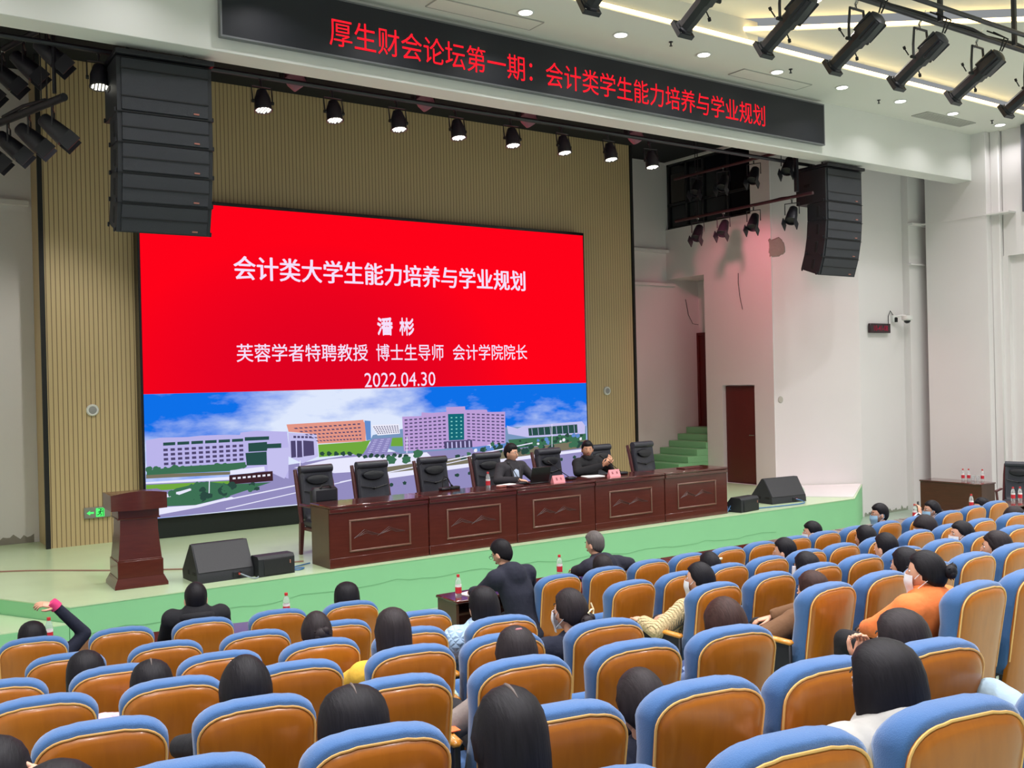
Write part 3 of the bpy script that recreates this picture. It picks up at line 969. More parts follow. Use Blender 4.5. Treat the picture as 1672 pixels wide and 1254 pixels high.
# low white kerb at the foot of the splayed wall
mb = MB()
poly = [(14.05, 12.05), (14.42, 11.68), (14.94, 11.02), (16.85, 12.24), (15.36, 13.08), (15.33, 13.1)]
mb.loft([[(x, y, 0.0) for x, y in poly], [(x, y, 0.02) for x, y in poly]])
structure(mb.build('trim_kerb', WALL))
mb = MB()
poly = [(0.65, 13.12), (-0.92, 12.25), (-1.0, 12.4), (0.5, 13.25)]
mb.loft([[(x, y, -.7) for x, y in poly], [(x, y, 7.4) for x, y in poly]])
structure(mb.build('wall_proscenium_left', WALL))
# ledges on the back wall and bare plaster at its foot
mb = MB()
mb.box((14.5, 16.0, 4.98), (1.7, 0.1, 0.07)); structure(mb.build('trim_ledge', WALL))
mb = MB()
mb.box((1.6, 16.0, 4.98), (1.85, 0.1, 0.07)); structure(mb.build('trim_ledge_left', WALL))
mb = MB()
mb.box((14.6, 16.0, 4.25), (1.9, 0.08, 0.06)); structure(mb.build('trim_conduit', WALL))
def ragged(mb, x0, x1, y, z0, h, n=40, axis=0):
    pts = [(x0 + (x1 - x0) * i / n, z0 + h * (0.55 + 0.35 * math.sin(i * 1.7) * math.sin(i * .6) + random.uniform(-.15, .2))) for i in range(n + 1)]
    V = []; F = []
    for p, z in pts:
        V.append((p, y, z0) if axis == 0 else (y, p, z0)); V.append((p, y, z) if axis == 0 else (y, p, z))
    for i in range(n):
        F.append([2 * i, 2 * i + 2, 2 * i + 3, 2 * i + 1])
    mb.add(V, F)
mb = MB(); ragged(mb, 0.66, 2.5, 16.046, 0.0, 0.17)
structure(mb.build('baseboard_plaster', PLASTER))
mb = MB(); ragged(mb, 16.95, 18.4, 12.247, FLOOR, 0.12)
structure(mb.build('baseboard_hall_plaster', plain('plaster_grey_green', rgb(150, 156, 140), 0.95, var=0.2, scale=5)))
# broken plaster patch high on the splayed wall, old pipe hole lower down
mb = MB()
ring = []
for k in range(22):
    a = 2 * PI * k / 22
    ring.append((math.copysign(abs(math.cos(a)) ** .5, math.cos(a)) * .17 * random.uniform(.8, 1.1), math.copysign(abs(math.sin(a)) ** .5, math.sin(a)) * .19 * random.uniform(.8, 1.1)))
def on_splay(t, z, off):
    x = 15.35 + (16.92 - 15.35) * t; y = 13.12 + (12.25 - 13.12) * t
    return (x - off * .485, y - off * .875, z)
mb.loft([[on_splay(.07 + p / 1.8, 4.72 + q, .002) for p, q in ring], [on_splay(.07 + p * .9 / 1.8, 4.72 + q * .9, .02) for p, q in ring]])
structure(mb.build('trim_patch', PLASTER))
mb = MB()
mb.loft([[on_splay(.08 + .03 * math.cos(a) , 1.72 + .07 * math.sin(a), .003) for a in np.arange(12) * PI / 6], [on_splay(.08 + .025 * math.cos(a), 1.72 + .06 * math.sin(a), .012) for a in np.arange(12) * PI / 6]])
structure(mb.build('trim_patch_low', plain('filler_grey', rgb(186, 184, 174), 0.9)))
# loose wires hanging out of the side wall
for nm, pts in (('wall_wire', [(15.34, 13.95, 4.3), (15.31, 13.93, 4.1), (15.32, 13.9, 3.8), (15.31, 13.83, 3.55)]), ('wall_wire', [(15.9, 16.03, 3.95), (15.95, 16.0, 3.6), (16.05, 15.97, 3.4), (16.2, 15.95, 3.38)])):
    mb = MB(); mb.tube(pts, 0.006, 5)
    tag(mb.build(nm, RUBBER), 'thin loose wire hanging on the pink lit wall above the low red door' if pts[0][0] < 15.5 else 'thin loose wire drooping on the wall above the stairs', 'wire')
wall_box('ceiling_stage', (-1.2, 11.3, 6.95), (17.4, 16.2, 7.1), BLACKC)

# slatted timber wall with black edges, screen in front
mb = MB()
mb.box((8.07, 15.62, 3.6), (11.0, 0.84, 7.2))
sl = structure(mb.build('wall_slats', SLAT))
mb = MB()
mb.box((2.545, 15.19, 3.6), (0.06, 0.05, 7.2)); structure(mb.build('trim_1', RUBBER))
mb = MB()
mb.box((13.6, 15.19, 3.6), (0.05, 0.05, 7.2)); structure(mb.build('trim_2', RUBBER))

# proscenium beam and the low ceiling band
mb = MB()
mb.box((8.0, 11.075, 6.41), (22.1, 0.37, 0.92), 0.006)
structure(mb.build('wall_beam', BEAMM))
wall_box('wall_beam_upper', (-3.0, 10.95, 6.87), (19.0, 11.2, 7.4), BLACKC)
wall_box('ceiling', (-3.0, 9.53, CEIL), (19.1, 10.93, CEIL + 0.08), CEILM)
# stepped ceiling over the audience with light coves at each step
mb = MB()
for z, poly in ((7.03, [(10.7, 9.56), (19.1, 9.56), (19.1, 3.26)]), (7.22, [(-3.0, 9.56), (10.7, 9.56), (19.1, 3.26), (19.1, -3.2), (-3.0, -3.2)])):
    mb.loft([[(x, y, z) for x, y in poly], [(x, y, z + 0.06) for x, y in poly]])
mb.box((4.0, 9.56, 7.05), (14.0, 0.05, 0.34))
structure(mb.build('ceiling_stepped', CEILM))
mb = MB(); mb.box((8.0, 9.535, 6.905), (21.8, 0.035, 0.05))
structure(mb.build('trim_cove', STRIPGLOW))
mb = MB()
d = np.array([8.4, -6.3]); d /= np.linalg.norm(d)
mb.box((14.9, 6.41 + .0, 7.075), (10.5, 0.035, 0.05), 0, rotz(math.atan2(d[1], d[0])))
structure(mb.build('trim_cove_diagonal', STRIPGLOW))

# hall side walls
wall_box('wall_left', (-3.1, -3.2, -0.7), (-2.9, 12.4, 7.3), WALL)
wall_box('wall_recess_left', (-2.9, 12.25, -0.7), (-0.92, 12.4, 7.3), WALL)
wall_box('wall_recess_right', (16.92, 12.25, -0.7), (18.45, 12.4, 7.3), WALL)
wall_box('wall_recess_right_return', (18.4, 12.1, -0.7), (19.1, 12.4, 7.3), WALL)
wall_box('wall_right', (19.06, -3.2, -0.7), (19.2, 12.4, 7.3), WALL)
wall_box('wall_right_upper', (18.95, -3.2, 4.42), (19.06, 10.40, 7.3), WALL)
wall_box('wall_right_strip', (18.95, 10.32, -0.7), (19.06, 10.44, 4.42), WALL)
wall_box('wall_column_right', (18.7, 10.6, -0.7), (19.06, 11.9, 7.0), WALL)
wall_box('wall_column_small', (18.86, 10.42, -0.7), (19.06, 10.6, 7.0), WALL, 0.02)
mb = MB(); mb.box((18.89, 11.1, 5.24), (0.40, 1.9, 0.03)); structure(mb.build('trim_ledge_column', WALL))
mb = MB(); mb.box((18.72, 12.06, 5.24), (0.7, 0.14, 0.05)); mb.box((18.72, 12.08, 4.42), (0.7, 0.1, 0.03)); structure(mb.build('trim_ledge_recess', WALL))
mb = MB()
for k in range(7):
    mb.tube([(18.78 + 0.03 * (k % 2), 9.88 - 0.06 * k, 5.2), (18.78 + 0.03 * (k % 2), 9.88 - 0.06 * k, 6.84)], 0.05, 8)
tag(mb.build('curtain', plain('grey_curtain', rgb(92, 92, 98), 0.9)), 'grey curtain hanging high by the right hand white wall', 'curtain')

# ceiling hatches and sprinklers in the band
for i, (x0, x1) in enumerate(((6.2, 7.78), (11.56, 13.14), (16.33, 17.88))):
    mb = MB()
    mb.box(((x0 + x1) / 2, 10.46, CEIL - 0.004), (x1 - x0, 0.32, 0.012), 0.003, m=0)
    where = ('above the start of the red lettering on the LED banner', 'above the end of the red lettering on the LED banner', 'nearest the corner column past the end of the banner')[i]
    v = tag(mb.build('ceiling_vent', CEILM), 'flush rectangular ceiling air vent ' + where, 'vent')
    f = MB()
    for y in (10.30, 10.62):
        f.box(((x0 + x1) / 2, y, CEIL - 0.006), (x1 - x0, 0.014, 0.014))
    for x in (x0, x1):
        f.box((x, 10.46, CEIL - 0.006), (0.014, 0.32, 0.014))
    f.build('vent_frame', plain('vent_grey', rgb(170, 168, 162), 0.6), v)
    if i == 2:
        f = MB()
        for k in range(9):
            f.box(((x0 + x1) / 2, 10.33 + 0.032 * k, CEIL - 0.012), (x1 - x0 - .04, 0.008, 0.012))
        f.build('vent_slats', plain('vent_grey', rgb(170, 168, 162), 0.6), v)
lamp_src = None
for i, x in enumerate(BAND_X):
    if x < 6.5:
        continue
    t = thing('ceiling_downlight', '', 'ceiling light', (x, BAND_Y, CEIL), 0, 'downlights in the low ceiling band')
    mb = MB(); mb.lathe([(0.105, 0.0), (0.112, -0.008), (0.10, -0.014), (0.088, -0.012)], n=24); mb.build('trim_ring', WHITEPL, t)
    mb = MB(); mb.lathe([(0.086, -0.0125), (0.084, -0.016)], n=24); mb.build('lens', LAMPGLOW, t)
    k = i - 4
    t['label'] = 'round downlight in the low ceiling, %s visible in the row along the banner' % ['first', 'second', 'third', 'fourth', 'fifth', 'sixth', 'seventh', 'eighth', 'ninth'][k]
for i, (x, y) in enumerate(HALL_LIGHTS):
    if i not in (3, 4, 5, 6):
        continue
    t = thing('ceiling_downlight', 'round downlight in the raised ceiling, %s' % {3: 'at the top above the black pipes', 4: 'beside the fourth stage spotlight', 5: 'beside the fifth stage spotlight', 6: 'beside the last stage spotlight'}[i], 'ceiling light', (x, y, 7.22 if y < 9.56 - (x - 10.7) * .75 else 7.03), 0, 'downlights in the raised ceiling')
    mb = MB(); mb.lathe([(0.105, 0.0), (0.112, -0.008), (0.10, -0.014), (0.088, -0.012)], n=24); mb.build('trim_ring', WHITEPL, t)
    mb = MB(); mb.lathe([(0.086, -0.0125), (0.084, -0.016)], n=24); mb.build('lens', LAMPGLOW, t)
for i, (x, y) in enumerate(((9.75, 10.0), (12.2, 9.95), (14.9, 10.3), (18.0, 10.05))):
    mb = MB(); mb.lathe([(0.03, 0), (0.03, -.008), (0.010, -.012), (0.010, -.05), (0.022, -.055), (0.022, -.062)], (x, y, CEIL), 10)
    tag(mb.build('ceiling_sprinkler', STEEL), 'small metal sprinkler head in the low ceiling by the %s downlight' % ['second', 'fourth', 'sixth', 'eighth'][i], 'sprinkler')

# ---------------------------------------------------------------- LED banner on the beam
t = thing('led_banner', 'long black LED banner with red running text on the white beam', 'LED sign', (8.88, 10.86, 6.44))
L = MB(); L.box((0, -0.035, 0), (10.36, 0.07, 0.66), 0.004); L.build('display', plain('led_panel_black', rgb(30, 32, 40), 0.5, spec=0.4), t)
L = MB()
for z in (-.338, .338):
    L.box((0, -.03, z), (10.40, 0.08, 0.02))
for x in (-5.19, 5.19):
    L.box((x, -.03, 0), (0.02, 0.08, 0.66))
L.build('frame', plain('sign_frame_grey', rgb(120, 122, 126), 0.4, 0.5), t)
L = put_text(text_mesh('厚生财会论坛第一期：会计类学生能力培养与学业规划'), 4.98 - 8.88, 12.57 - 8.88, 6.215 - 6.44, 6.555 - 6.44, -0.0745)
L.build('lettering', REDLED, t, 0)

# ---------------------------------------------------------------- big screen
SX0, SX1, SZ0, SZ1, SY = 3.83, 12.12, 0.31, 4.99, 14.95
t = thing('led_wall_screen', 'huge LED wall showing a red title slide over a campus picture', 'screen', ((SX0 + SX1) / 2, SY, 0))
ox = (SX0 + SX1) / 2
def sx(x): return x - ox
def heavy(s_, d):
    a = text_mesh(s_)
    if not d:
        return a
    V = np.array(a.v); out = MB()
    for k, (dx, dz) in enumerate(((0, 0), (-d, 0), (d, 0), (0, d * 6), (0, -d * 6))):
        out.add(V + np.array([dx, .0002 * k, dz]), a.f)
    return out
L = MB()
L.box((0, 0.145, (SZ0 + SZ1) / 2 + .02), (SX1 - SX0 + 0.07, 0.25, SZ1 - SZ0 + 0.07), 0.004)
L.build('cabinet', plain('screen_frame_black', rgb(22, 20, 24), 0.2), t)
L = MB(); L.box((0, 0.17, SZ0 / 2), (SX1 - SX0 + 0.07, 0.2, SZ0 - 0.01)); L.build('plinth', plain('plinth_black', rgb(26, 30, 32), 0.35), t)
def red_slide():
    m, n, l, b = new_mat('slide_red')
    b.inputs['Base Color'].default_value = (0, 0, 0, 1); b.inputs['Specular IOR Level'].default_value = 0.0
    tc = n.new('ShaderNodeTexCoord')
    sp = n.new('ShaderNodeSeparateXYZ'); l.new(tc.outputs['Object'], sp.inputs[0])
    a1 = n.new('ShaderNodeMath'); a1.operation = 'ADD'; a1.inputs[1].default_value = 1.2; l.new(sp.outputs['X'], a1.inputs[0])
    p1 = n.new('ShaderNodeMath'); p1.operation = 'MULTIPLY'; l.new(a1.outputs[0], p1.inputs[0]); l.new(a1.outputs[0], p1.inputs[1])
    a2 = n.new('ShaderNodeMath'); a2.operation = 'SUBTRACT'; a2.inputs[1].default_value = 2.1; l.new(sp.outputs['Z'], a2.inputs[0])
    p2 = n.new('ShaderNodeMath'); p2.operation = 'MULTIPLY'; l.new(a2.outputs[0], p2.inputs[0]); l.new(a2.outputs[0], p2.inputs[1])
    p3 = n.new('ShaderNodeMath'); p3.operation = 'MULTIPLY_ADD'; p3.inputs[1].default_value = 2.2; l.new(p2.outputs[0], p3.inputs[0]); l.new(p1.outputs[0], p3.inputs[2])
    rp = n.new('ShaderNodeMapRange'); rp.inputs[1].default_value = 0.0; rp.inputs[2].default_value = 13.0; l.new(p3.outputs[0], rp.inputs[0])
    mx = n.new('ShaderNodeMix'); mx.data_type = 'RGBA'
    mx.inputs[6].default_value = (*rgb(220, 2, 32), 1); mx.inputs[7].default_value = (*rgb(254, 2, 24), 1)
    l.new(rp.outputs[0], mx.inputs[0]); l.new(mx.outputs[2], b.inputs['Emission Color'])
    b.inputs['Emission Strength'].default_value = 1.0
    return m
L = MB(); ZR = 2.14
L.add([(sx(SX0), 0.012, ZR), (sx(SX1), 0.012, ZR), (sx(SX1), 0.012, SZ1), (sx(SX0), 0.012, SZ1)], [[0, 1, 2, 3]])
L.build('title_slide', red_slide(), t, 0)
def sky_slide():
    m, n, l, b = new_mat('slide_sky')
    b.inputs['Base Color'].default_value = (0, 0, 0, 1); b.inputs['Specular IOR Level'].default_value = 0.0
    tc = n.new('ShaderNodeTexCoord')
    mp = n.new('ShaderNodeMapping'); mp.inputs['Scale'].default_value = (0.55, 1, 1.5)
    l.new(tc.outputs['Object'], mp.inputs[0])
    nz = n.new('ShaderNodeTexNoise'); nz.inputs['Scale'].default_value = 1.5; nz.inputs['Detail'].default_value = 7; nz.inputs['Roughness'].default_value = 0.55
    l.new(mp.outputs[0], nz.inputs['Vector'])
    sp = n.new('ShaderNodeSeparateXYZ'); l.new(tc.outputs['Object'], sp.inputs[0])
    # more cloud around the middle and near the horizon
    ax = n.new('ShaderNodeMath'); ax.operation = 'ADD'; ax.inputs[1].default_value = 1.0; l.new(sp.outputs['X'], ax.inputs[0])
    ab = n.new('ShaderNodeMath'); ab.operation = 'ABSOLUTE'; l.new(ax.outputs[0], ab.inputs[0])
    r1 = n.new('ShaderNodeMapRange'); r1.inputs[1].default_value = 0.4; r1.inputs[2].default_value = 2.4; r1.inputs[3].default_value = 0.30; r1.inputs[4].default_value = -0.06; l.new(ab.outputs[0], r1.inputs[0])
    r2 = n.new('ShaderNodeMapRange'); r2.inputs[1].default_value = 1.25; r2.inputs[2].default_value = 1.9; r2.inputs[3].default_value = 0.22; r2.inputs[4].default_value = 0.0; l.new(sp.outputs['Z'], r2.inputs[0])
    s1 = n.new('ShaderNodeMath'); s1.operation = 'ADD'; l.new(nz.outputs['Fac'], s1.inputs[0]); l.new(r1.outputs[0], s1.inputs[1])
    s2 = n.new('ShaderNodeMath'); s2.operation = 'ADD'; l.new(s1.outputs[0], s2.inputs[0]); l.new(r2.outputs[0], s2.inputs[1])
    rp = n.new('ShaderNodeMapRange'); rp.inputs[1].default_value = 0.48; rp.inputs[2].default_value = 0.84; l.new(s2.outputs[0], rp.inputs[0])
    mx = n.new('ShaderNodeMix'); mx.data_type = 'RGBA'
    mx.inputs[6].default_value = (*rgb(14, 112, 232), 1); mx.inputs[7].default_value = (*rgb(222, 232, 253), 1)
    l.new(rp.outputs[0], mx.inputs[0]); l.new(mx.outputs[2], b.inputs['Emission Color'])
    b.inputs['Emission Strength'].default_value = 1.0
    return m
L = MB()
L.add([(sx(SX0), 0.012, SZ0), (sx(SX1), 0.012, SZ0), (sx(SX1), 0.012, ZR), (sx(SX0), 0.012, ZR)], [[0, 1, 2, 3]])
L.build('sky_picture', sky_slide(), t, 0)
PIC = {'road': (146, 140, 190), 'haze': (120, 150, 190), 'lilac': (186, 180, 234), 'glass': (42, 78, 74), 'wall2': (196, 192, 238), 'dark': (78, 70, 110),
       'orange': (226, 150, 134), 'blue2': (98, 140, 205), 'grass': (112, 168, 62), 'stair': (140, 134, 190), 'white': (236, 236, 250), 'lilac2': (188, 158, 216),
       'teal': (22, 104, 118), 'plaza': (232, 232, 253), 'tree': (62, 112, 84), 'earth': (122, 116, 96), 'brown': (62, 36, 44), 'aqua': (150, 225, 215), 'bush': (44, 74, 66)}
PKEYS = list(PIC)
PM = [glow('slide_' + k, rgb(*PIC[k]), 1.0) for k in PKEYS]
L = MB()
def clampz(p): return (min(SX1, max(SX0, p[0])), min(ZR, max(SZ0, p[1])))
dy = 0.0105
for nm, poly in SLIDE:
    dy -= 0.00012
    q = [clampz(p) for p in poly]
    L.add([(sx(x), dy, z) for x, z in q], [list(range(len(q)))], PKEYS.index(nm))
for nm, q, nx, ny, fx, fy in WINDOW_GRIDS:
    dy -= 0.00012
    q = [np.array(p) for p in q]
    P = lambda u, v: (q[0] * (1 - u) + q[1] * u) * (1 - v) + (q[3] * (1 - u) + q[2] * u) * v
    for i in range(nx):
        for j in range(ny):
            u0 = (i + .5 - fx / 2) / nx; u1 = (i + .5 + fx / 2) / nx; v0 = (j + .5 - fy / 2) / ny; v1 = (j + .5 + fy / 2) / ny
            L.add([(sx(p[0]), dy, p[1]) for p in (P(u0, v0), P(u1, v0), P(u1, v1), P(u0, v1))], [[0, 1, 2, 3]], PKEYS.index(nm))
for nm, x, z, r in BLOBS:
    dy -= 0.00003
    ring = []
    for k in range(12):
        a = 2 * PI * k / 12
        rr = r * random.uniform(.7, 1.15)
        ring.append(clampz((x + rr * math.cos(a), z + rr * .75 * math.sin(a))))
    L.add([(sx(p), dy, q_) for p, q_ in ring], [list(range(12))], PKEYS.index(nm))
# lane marks, lamp posts
for x0, z0, x1, z1, wd_ in ((4.2, .40, 6.4, .66, .02), (5.0, .36, 7.4, .68, .015), (6.9, .62, 10.8, 1.05, .02), (7.5, .60, 9.5, .86, .015), (4.75, .62, 4.76, .85, .014), (8.15, 1.02, 8.16, 1.3, .016), (6.2, .72, 6.22, 1.02, .016), (11.25, .95, 11.26, 1.38, .014)):
    dy -= 0.00003
    d_ = np.array([x1 - x0, z1 - z0]); d_ /= np.linalg.norm(d_); nn = np.array([-d_[1], d_[0]]) * wd_ / 2
    L.add([(sx(x0 + nn[0]), dy, z0 + nn[1]), (sx(x1 + nn[0]), dy, z1 + nn[1]), (sx(x1 - nn[0]), dy, z1 - nn[1]), (sx(x0 - nn[0]), dy, z0 - nn[1])], [[0, 1, 2, 3]], PKEYS.index('plaza'))
L.build('campus_picture_print', PM, t, 0)
TXT = glow('slide_text', rgb(246, 224, 252), 1.0)
for s_, x0, x1, z0, z1, bo in (('会计类大学生能力培养与学业规划', 5.22, 10.72, 3.87, 4.24, 0.0016), ('潘', 7.65, 7.94, 3.04, 3.32, 0.008), ('彬', 8.07, 8.35, 3.04, 3.32, 0.008),
                              ('芙蓉学者特聘教授', 5.23, 7.46, 2.60, 2.88, 0.001), ('博士生导师', 7.62, 8.93, 2.60, 2.88, 0.001), ('会计学院院长', 9.12, 10.73, 2.60, 2.88, 0.001), ('2022.04.30', 7.39, 8.75, 2.16, 2.40, 0.0)):
    put_text(heavy(s_, bo), sx(x0), sx(x1), z0, z1, 0.0085).build('lettering', TXT, t, 0)

# ---------------------------------------------------------------- things fixed to walls
t = thing('exit_sign', 'lit green exit sign with arrow and running figure low on the slatted wall', 'exit sign', (3.20, 15.2, 0.455))
L = MB(); L.box((0, -0.02, 0), (0.36, 0.04, 0.155), 0.006); L.build('housing', plain('sign_steel', rgb(150, 150, 142), 0.35, 0.3), t)
L = MB()
L.add([(-.15, -.042, 0), (-.10, -.042, .035), (-.10, -.042, .014), (-.05, -.042, .014), (-.05, -.042, -.014), (-.10, -.042, -.014), (-.10, -.042, -.035)], [[0, 1, 2, 3, 4, 5, 6]])
L.build('arrow', EXITGLOW, t, 0)
L = MB()
L.box((0.035, -.041, 0), (0.115, 0.004, 0.125)); L.build('pictogram_panel', EXITGLOW, t, 0)
L = MB()
y = -.0435
L.ball((0.045, y, 0.036), (0.011, .001, 0.011)); L.tube([(0.04, y, 0.02), (0.03, y, -0.012)], .010, 6)
L.tube([(0.03, y, -.01), (0.05, y, -.025), (0.042, y, -.05)], .006, 6); L.tube([(0.03, y, -.01), (0.015, y, -.03), (-0.01, y, -.035)], .006, 6)
L.tube([(0.04, y, 0.02), (0.06, y, 0.008), (0.07, y, .02)], .005, 6); L.tube([(0.04, y, 0.02), (0.015, y, 0.012), (0.01, y, -.005)], .005, 6)
L.tube([(0.075, y, -.055), (0.075, y, .05), (0.01, y, .055)], .004, 4)
L.build('running_figure', plain('exit_dark_green', rgb(10, 70, 25), 0.5), t)
for x, z, lb in ((3.17, 1.93, 'small round white speaker on the slatted wall above the exit sign'), (12.83, 1.97, 'small round white speaker on the narrow slatted wall past the screen')):
    t = thing('wall_speaker', lb, 'speaker', (x, 15.2, z))
    rx = rotx(PI / 2)
    L = MB(); L.lathe([(0.085, 0.0), (0.085, 0.03), (0.07, 0.045), (0.055, 0.035)], n=24, rot=rx); L.build('housing', WHITEPL, t)
    L = MB(); L.lathe([(0.056, 0.034), (0.056, 0.038), (0.03, 0.046), (0.0005, 0.048)], n=20, rot=rx); L.build('speaker_grille', plain('grey_mesh', rgb(150, 150, 150), 0.6), t)
# small cue clock and dome camera on the white wall
t = thing('clock_display', 'small black LED clock with dim red digits on the white wall', 'clock', (17.50, 12.25, 3.10))
L = MB(); L.box((0, -.05, 0), (0.66, 0.06, 0.19), 0.006); L.build('housing', plain('clock_black', rgb(42, 24, 30), 0.3), t)
L = MB(); L.box((0, -.01, 0.0), (0.5, .02, .05)); L.build('bracket', STEEL, t)
put_text(text_mesh('10-41-08', 0.015), -.22, .24, -.055, .055, -.082).build('lettering', DIMLED, t, 0)
t = thing('security_camera', 'white dome security camera on a bracket beside the LED clock', 'camera', (18.06, 12.25, 3.30))
L = MB(); L.box((-.05, -.03, 0.0), (0.10, 0.06, 0.14), 0.008); L.tube([(-.05, -.05, .03), (0.02, -.16, .06), (0.08, -.22, .05)], .022, 8); L.build('bracket', WHITEPL, t)
L = MB(); L.lathe([(0.02, .06), (0.10, .05), (0.105, -.02), (0.085, -.045)], (0.10, -.24, 0.0), 20); L.build('housing', WHITEPL, t)
L = MB(); L.ball((0.10, -.24, -.045), (0.068, 0.068, 0.06)); L.build('dome_lens', DARKGLASS, t)
L = MB(); L.tube([(-.05, -.02, .08), (-.14, -.02, .16), (-.21, -.02, .05), (-.21, -.02, -.1)], .008, 6); L.box((-.03, -.07, -.02), (0.06, 0.05, 0.10), .004); L.build('cable', RUBBER, t)

# ---------------------------------------------------------------- line arrays
def line_array(x, y, ztop, yaw, label, k):
    t = thing('line_array_speaker', label, 'speaker', (x, y, ztop), yaw, 'hung line array speakers')
    # flying frame
    L = MB(); L.box((0, 0.32, 0.02), (1.06, 0.74, 0.055), .006)
    for sx_ in (-.35, .35):
        L.tube([(sx_, .2, .04), (sx_, .2, .2)], .018, 6)
    for sx_ in (-.2, .2):
        L.tube([(sx_, .1, .04), (sx_ + .04, .1, .13), (sx_ + .1, .1, .04)], .010, 6)
    L.build('flying_frame', STEEL, t)
    def cabinet(z0, z1, y0, depth, tilt, name):
        h = z0 - z1
        M = Matrix.Translation((0, y0, z0)) @ Matrix.Rotation(tilt, 4, 'X')
        L = MB()
        # trapezoid side profile: tall at the front, lower at the back
        tp = 0.0 if name == 'subwoofer_cabinet' else .018
        prof = [(0.02, 0), (depth, -tp), (depth, -h + tp), (0.02, -h)]
        L.prism(prof, 0, -.51, .51)
        L.xform(np.array(M))
        b = L.build(name, SPEAKER, t, 30)
        # grille with seams
        G = MB()
        G.box((0, .012, -h / 2), (0.93, 0.02, h - .03), .004)
        G.xform(np.array(M)); G.build('speaker_grille', GRILLE, b)
        G = MB()
        ns = (0.22, 0.72) if h > .4 else (0.5,)
        for f in ns:
            G.box((0, .0, -h * f), (0.935, 0.012, 0.012))
        G.box((0, 0.01, -0.006), (1.02, .02, .006))
        G.xform(np.array(M)); G.build('grille_seam', RUBBER, b)
        G = MB(); G.box((0.33, -.002, -h + .05), (0.06, 0.008, 0.016)); G.xform(np.array(M)); G.build('badge', plain('badge_copper', rgb(170, 110, 96), 0.4), b)
        for s_ in (-1, 1):
            G = MB()
            if h > .4:
                G.box((s_ * .512, .42, -h * .45), (0.012, 0.13, 0.05), .004)
            else:
                G.box((s_ * .512, .19, -h * .5), (0.012, 0.06, h * .56), .004)
            G.xform(np.array(M)); G.build('handle', RUBBER, b)
            for yy in (.06, depth - .04):
                G = MB(); G.box((s_ * .525, yy, -h + .02), (0.02, 0.03, 0.05), .004)
                G.xform(np.array(M)); G.build('link_pin', STEEL, b)
        e = M @ Vector((0, 0.0, -h))
        return e
    e = cabinet(-.02, -.61, 0.0, 0.66, 0.0, 'subwoofer_cabinet')
    zc, yc = e.z - .004, e.y
    for j, tilt in enumerate((math.radians(1), math.radians(5), math.radians(11), math.radians(18))):
        h = 0.325
        M = Matrix.Translation((0, yc, zc)) @ Matrix.Rotation(tilt, 4, 'X')
        e = cabinet(zc, zc - h, yc, 0.42, tilt, 'array_cabinet')
        zc, yc = e.z - .004, e.y
    return t
line_array(3.17, 11.15, 5.84, math.radians(-2), 'curved black line array speaker hanging in front of the slatted wall near the screen', 0)
line_array(15.03, 11.12, 5.86, 0.0, 'curved black line array speaker hanging in front of the plain white wall', 1)

# ---------------------------------------------------------------- LED cans on the pipe behind the beam
L = MB(); L.tube([(1.0, 11.75, 6.02), (15.0, 11.75, 6.02)], 0.032, 8); L.tube([(1.0, 11.75, 6.25), (15.0, 11.75, 6.25)], 0.02, 8)
tag(L.build('lighting_pipe', FIXTURE), 'long dark pipe running just behind the white beam above the stage', 'pipe')
can = thing('stage_can_light', '', 'stage light', (0, 0, 0), 0, 'LED cans under the beam')
L = MB(); L.lathe([(0.02, 0.0), (0.06, -.02), (0.085, -.09), (0.10, -.13), (0.105, -.26), (0.112, -.265), (0.112, -.28), (0.098, -.282), (0.095, -.265)], n=20); can_body = L.build('can_body', FIXTURE, can)
L = MB()
for i in range(-2, 3):
    for j in range(-2, 3):
        if i * i + j * j <= 5:
            L.ball((i * .036, j * .036, -.272), (.013, .013, .008), None, 8, 5)
L.build('led_cluster', CANGLOW, can)
L = MB(); L.tube([(-.128, 0, -.17), (-.128, 0, .03), (.128, 0, .03), (.128, 0, -.17)], .010, 6); L.tube([(0, 0, .03), (0, 0, .13)], .014, 6); L.build('yoke', FIXTURE, can)
for s_ in (-1, 1):
    L = MB(); L.lathe([(.022, 0), (.022, .03)], (s_ * .11 if s_ > 0 else -.14, 0, -.17), 10, rot=roty(PI / 2)); L.build('yoke_knob', RUBBER, can)
L = MB(); L.box((0, 0, .15), (.04, .05, .07), .006); L.build('hook_clamp', STEEL, can)
cp = parts_of(can)
can_x = [2.61, 4.50, 5.45, 6.38, 7.31, 8.24, 9.17, 10.08, 10.95]
can_lb = ['lit black LED can hanging alone beside the near line array speaker'] + ['lit black LED can under the beam, %s past the near line array' % w_ for w_ in ('first', 'second', 'third', 'fourth', 'fifth', 'sixth', 'seventh', 'eighth and last')]
for i, x in enumerate(can_x):
    o = can if i == 0 else dup(can, cp)
    o.location = (x, 11.75, 5.87 - (0.0 if i < 8 else .03)); o.rotation_euler = (math.radians(-10), 0, random.uniform(-.15, .15)); o['label'] = can_lb[i]
